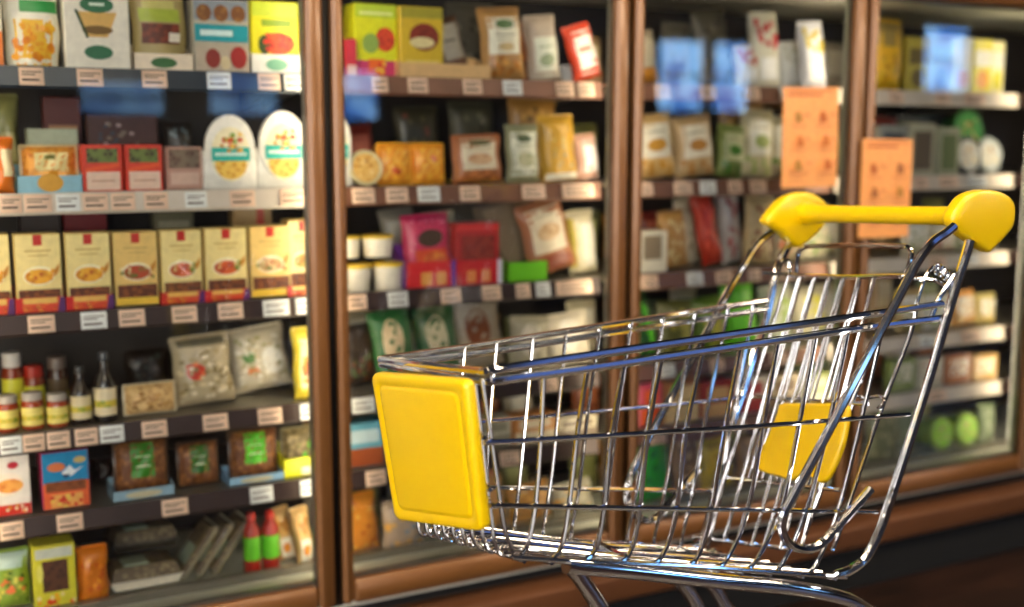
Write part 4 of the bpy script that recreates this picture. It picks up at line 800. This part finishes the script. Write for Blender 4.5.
# handle
hn, hf = LY(978, 216.5, -.235), LY(800, 213.5, .235)
def cap(outl, y, th, name, par=None):
    pts = [LY(px, py, y - th * .4) + CYV * th * .4 for px, py in smooth_outline(outl)]
    c = sum(pts, Vector()) / len(pts); ls = []
    for t, k in ((-1, .80), (-.93, .90), (-.75, .97), (-.4, 1), (.4, 1), (.75, .97), (.93, .90), (1, .80)):
        ls.append([c + (p - c) * k + CYV * (t * th) for p in pts])
    q = MB(); q.loops(ls, YEL); return kp(name, q, par, 'yellow plastic handle end cap', 50)
def smooth_outline(o):
    out = []; n = len(o)
    for i in range(n):
        p, a, b_, r_ = [Vector((*o[(i + j) % n], 0)) for j in (-1, 0, 1, 2)]
        for t in (0, .33, .66):
            out.append((.5 * ((2 * a) + (b_ - p) * t + (2 * p - 5 * a + 4 * b_ - r_) * t * t + (3 * a - p - 3 * b_ + r_) * t ** 3))[:2])
    return out
hb = MB()
L = (hn - hf).length; dd = (hn - hf).normalized()
prof = [(.02, .024), (.06, .0235), (.12, .021), (.17, .0195), (.22, .0188), (.5, .0184), (.78, .0184), (.86, .0190), (.92, .021), (.98, .0235)]
hb.tube([hf + dd * (L * t) for t, _ in prof], [r_ for _, r_ in prof], YEL, 20)
ho = kp('handle_bar', hb)
cap([(1013, 215), (1012, 203), (1004, 194), (990, 190), (975, 191), (963, 197), (955, 208), (950, 220), (958, 233), (972, 243), (986, 252), (990, 250), (1003, 237), (1011, 226)], -.235, .017, 'end_cap', ho)
cap([(765, 223), (768, 215), (776, 205), (787, 196), (800, 192), (813, 194), (824, 202), (828, 213), (824, 224), (812, 237), (799, 247), (793, 245), (780, 233)], .235, .017, 'end_cap', ho)

# rear gate with folding child seat
G0, G1, G2 = LY(912, 278, -.196), LY(772, 273, .196), N(838, 540, -1, -.03)
gn = (G1 - G0).cross(G2 - G0).normalized()
def G(px, py, off=0.0): return hit(px, py, G0 + gn * off, gn)
gate = wire('rear_gate', [G(764, 273), G(800, 276), G(850, 277), (G(908, 276))], .0048)
wire('gate_wire', [G(779, 275), G(800, 277), G(850, 278), G(905, 277)], .003, gate)
for (a, b_, c, d) in ((788, 276, 706, 540), (800, 277, 724, 542), (814.5, 277, 737, 543), (829, 277, 752, 545), (843, 278, 764, 547), (859, 278, 781, 549), (874.5, 278, 800, 552)):
    wire('gate_wire', [G(a, b_, .004), G((a + c) / 2, (b_ + d) / 2, .004), G(c, d, .004)], .0038, gate)
for (a, b_, c, d) in ((801, 279, 749, 478), (815.5, 279, 763, 480), (830, 280, 777, 482), (844, 280, 791, 484), (860, 281, 808, 486)):
    wire('seat_wire', [G(a, b_, -.008), G((a + c) / 2, (b_ + d) / 2, -.016), G(c, d, -.020)], .0030, gate)
wire('gate_frame_wire', smooth_path([G(905, 278), G(892, 310), G(857, 390), G(829, 470), G(805, 535), G(800, 552)], 4), .0042, gate)
wire('gate_bottom_rod', [G(694, 537), G(750, 544), G(812, 552)], .0045, gate)
wire('gate_cross_rod', [G(752, 397), G(800, 400), G(868, 404)], .004, gate)
wire('gate_cross_rod', [G(727, 478), G(780, 484), G(840, 490)], .004, gate)
# side loops beside the springs
for off in (0, -.012):
    wire('gate_side_rod', smooth_path([LY(941, 266, -.2 - off), LY(932, 268, -.2 - off), LY(924, 281, -.2 - off), LY(917, 303, -.2 - off), LY(911, 333, -.2 - off), LY(882, 408, -.19 - off), LY(838, 536, -.18 - off), LY(832, 550, -.18 - off)], 4), .004, gate)
seat = wire('child_seat_back_loop', smooth_path([G(796, 276, -.01), G(797, 262, -.01), G(799, 252, -.01), G(804, 247.5, -.01), G(815, 246, -.01), G(860, 245.5, -.01), G(900, 246, -.01), G(909, 248.5, -.01), G(911.5, 255, -.01), G(909, 266, -.01), G(905, 279, -.01)], 4), .0052, gate)
# coil springs at the hinge
sp = MB(); a, b_ = LY(934, 266, -.205), LY(958, 284, -.225); ax = (b_ - a).normalized(); e1 = ax.cross(Vector((0, 0, 1))).normalized(); e2 = ax.cross(e1)
sp.tube([lerp(a, b_, t / 72) + (e1 * math.cos(t * .55) + e2 * math.sin(t * .55)) * .0095 for t in range(73)], .0028, CHROME_D, 6); kp('hinge_spring', sp, gate)
wire('hinge_rod', [LY(900, 277, -.19), LY(934, 280, -.2), LY(956, 292, -.235)], .0045, gate)
wire('rim_bracket', smooth_path([LY(930, 322, -.225), LY(938, 300, -.225), LY(946, 288, -.23), LY(955, 275, -.235)], 3), .005, gate, CHROME_D)
wire('gate_hook', smooth_path([LY(778, 285, .2), LY(777, 268, .205), LY(782, 260, .21), (LY(789, 262, .21)), LY(790, 275, .2)], 4), .0045, gate)
wire('seat_hook_wire', smooth_path([G(848, 402), G(856, 396, -.01), G(866, 398, -.015), G(880, 396, -.012), G(884, 402), G(878, 408)], 4), .0035, gate)
# two lobed yellow leg plate of the child seat
def pad_outline():
    return [(780, 404), (800, 403), (828, 403), (845, 404), (848, 412), (846, 428), (842, 446), (834, 466), (826, 480), (818, 482), (808, 475), (800, 476), (790, 480), (776, 476), (760, 471), (757, 465), (762, 448), (771, 428), (778, 410)]
q = MB(); pts = [G(x, y, .028) for x, y in smooth_outline(pad_outline())]; c = sum(pts, Vector()) / len(pts)
sgn = 1 if gn.dot(CX) > 0 else -1
ls = []
for h, k in ((.0, .97), (.003, 1), (.010, 1), (.014, .97), (.015, .93), (.0135, .86), (.0135, .5)): ls.append([c + (p - c) * k - gn * sgn * (-.012 + h) for p in pts])
q.loops(ls, YEL); pad = kp('child_seat_plate', q, gate, 'yellow two-lobed child seat plate', 50)

# chassis rails, legs and casters
def z_at(pt, z): return Vector((pt.x, pt.y, z))
CH = {-1: [(566, 565), (640, 572), (720, 581), (785, 587), (826, 594), (850, 601), (872, 614)], 1: [(500, 540), (560, 548), (610, 555), (655, 564), (676, 578), (690, 594), (700, 610)]}
for s in (-1, 1):
    p = path(CH[s], s, -.004); e = p[-1]; d_ = (p[-1] - p[-3]).normalized()
    base_r = cw(.98, s * .235, FLOOR + .155); base_f = cw(.12, s * .17, FLOOR + .155)
    q = MB(); q.tube(p + smooth_path([e + d_ * .05, base_r + Vector((0, 0, .12)) - CX * .03, base_r + Vector((0, 0, .03)), base_r - CX * .05, lerp(base_r, base_f, .5), base_f], 5), .0145, CHROME, 12)
    ch = kp('chassis_rail', q)
    fl_ = [(572, 567), (582, 580), (600, 607)] if s < 0 else [(690, 569), (712, 585), (726, 607)]
    a = [N(x, y, s, -.01) for x, y in fl_]
    q = MB(); q.tube(smooth_path(a + [a[-1] + (a[-1] - a[-2]) * 1.2, lerp(base_f, base_r, .5 if s < 0 else .9) + Vector((0, 0, .02))], 5), .0145, CHROME, 12); kp('leg', q, ch)
    for bp in (base_r - CX * .08, base_f):
        q = MB(); x_, y_ = bp.x, bp.y; zt = FLOOR + .155
        q.lathe([(.012, 0), (.012, -.02), (.024, -.022), (.024, -.03)], CHROME_D, (x_, y_, zt))
        for o_ in (-.019, .016):
            A = Vector((x_, y_, zt - .03)) + CYV * o_; B = A - Vector((0, 0, .066)) + CX * .025
            q.loops([[A - CX * .02, A + CX * .02, A + CX * .02 + CYV * .003, A - CX * .02 + CYV * .003], [B - CX * .01, B + CX * .01, B + CX * .01 + CYV * .003, B - CX * .01 + CYV * .003]], CHROME_D)
        ca = kp('caster', q, ch)
        wv = MB(); wv.lathe([(.020, -.012), (.052, -.012), (.0595, -.008), (.0595, .008), (.052, .012), (.020, .012)], mat('#2a2a2c', .5, 0, .1), (0, 0, 0), 28, 'y')
        wv.tf(Matrix.Translation(Vector((x_, y_, FLOOR + .0600)) + CX * .025) @ Matrix.Rotation(CY, 4, 'Z')); kp('wheel', wv, ca)
wire('chassis_cross_tube', [N(655, 574, -1, -.004), N(655, 574, -1, -.004) + CYV * .17, N(600, 553, 1, -.004)], .008)
# rear cross tube low between the legs
wire('base_cross_tube', [cw(.93, -.235, FLOOR + .155), cw(.93, .235, FLOOR + .155)], .0100)
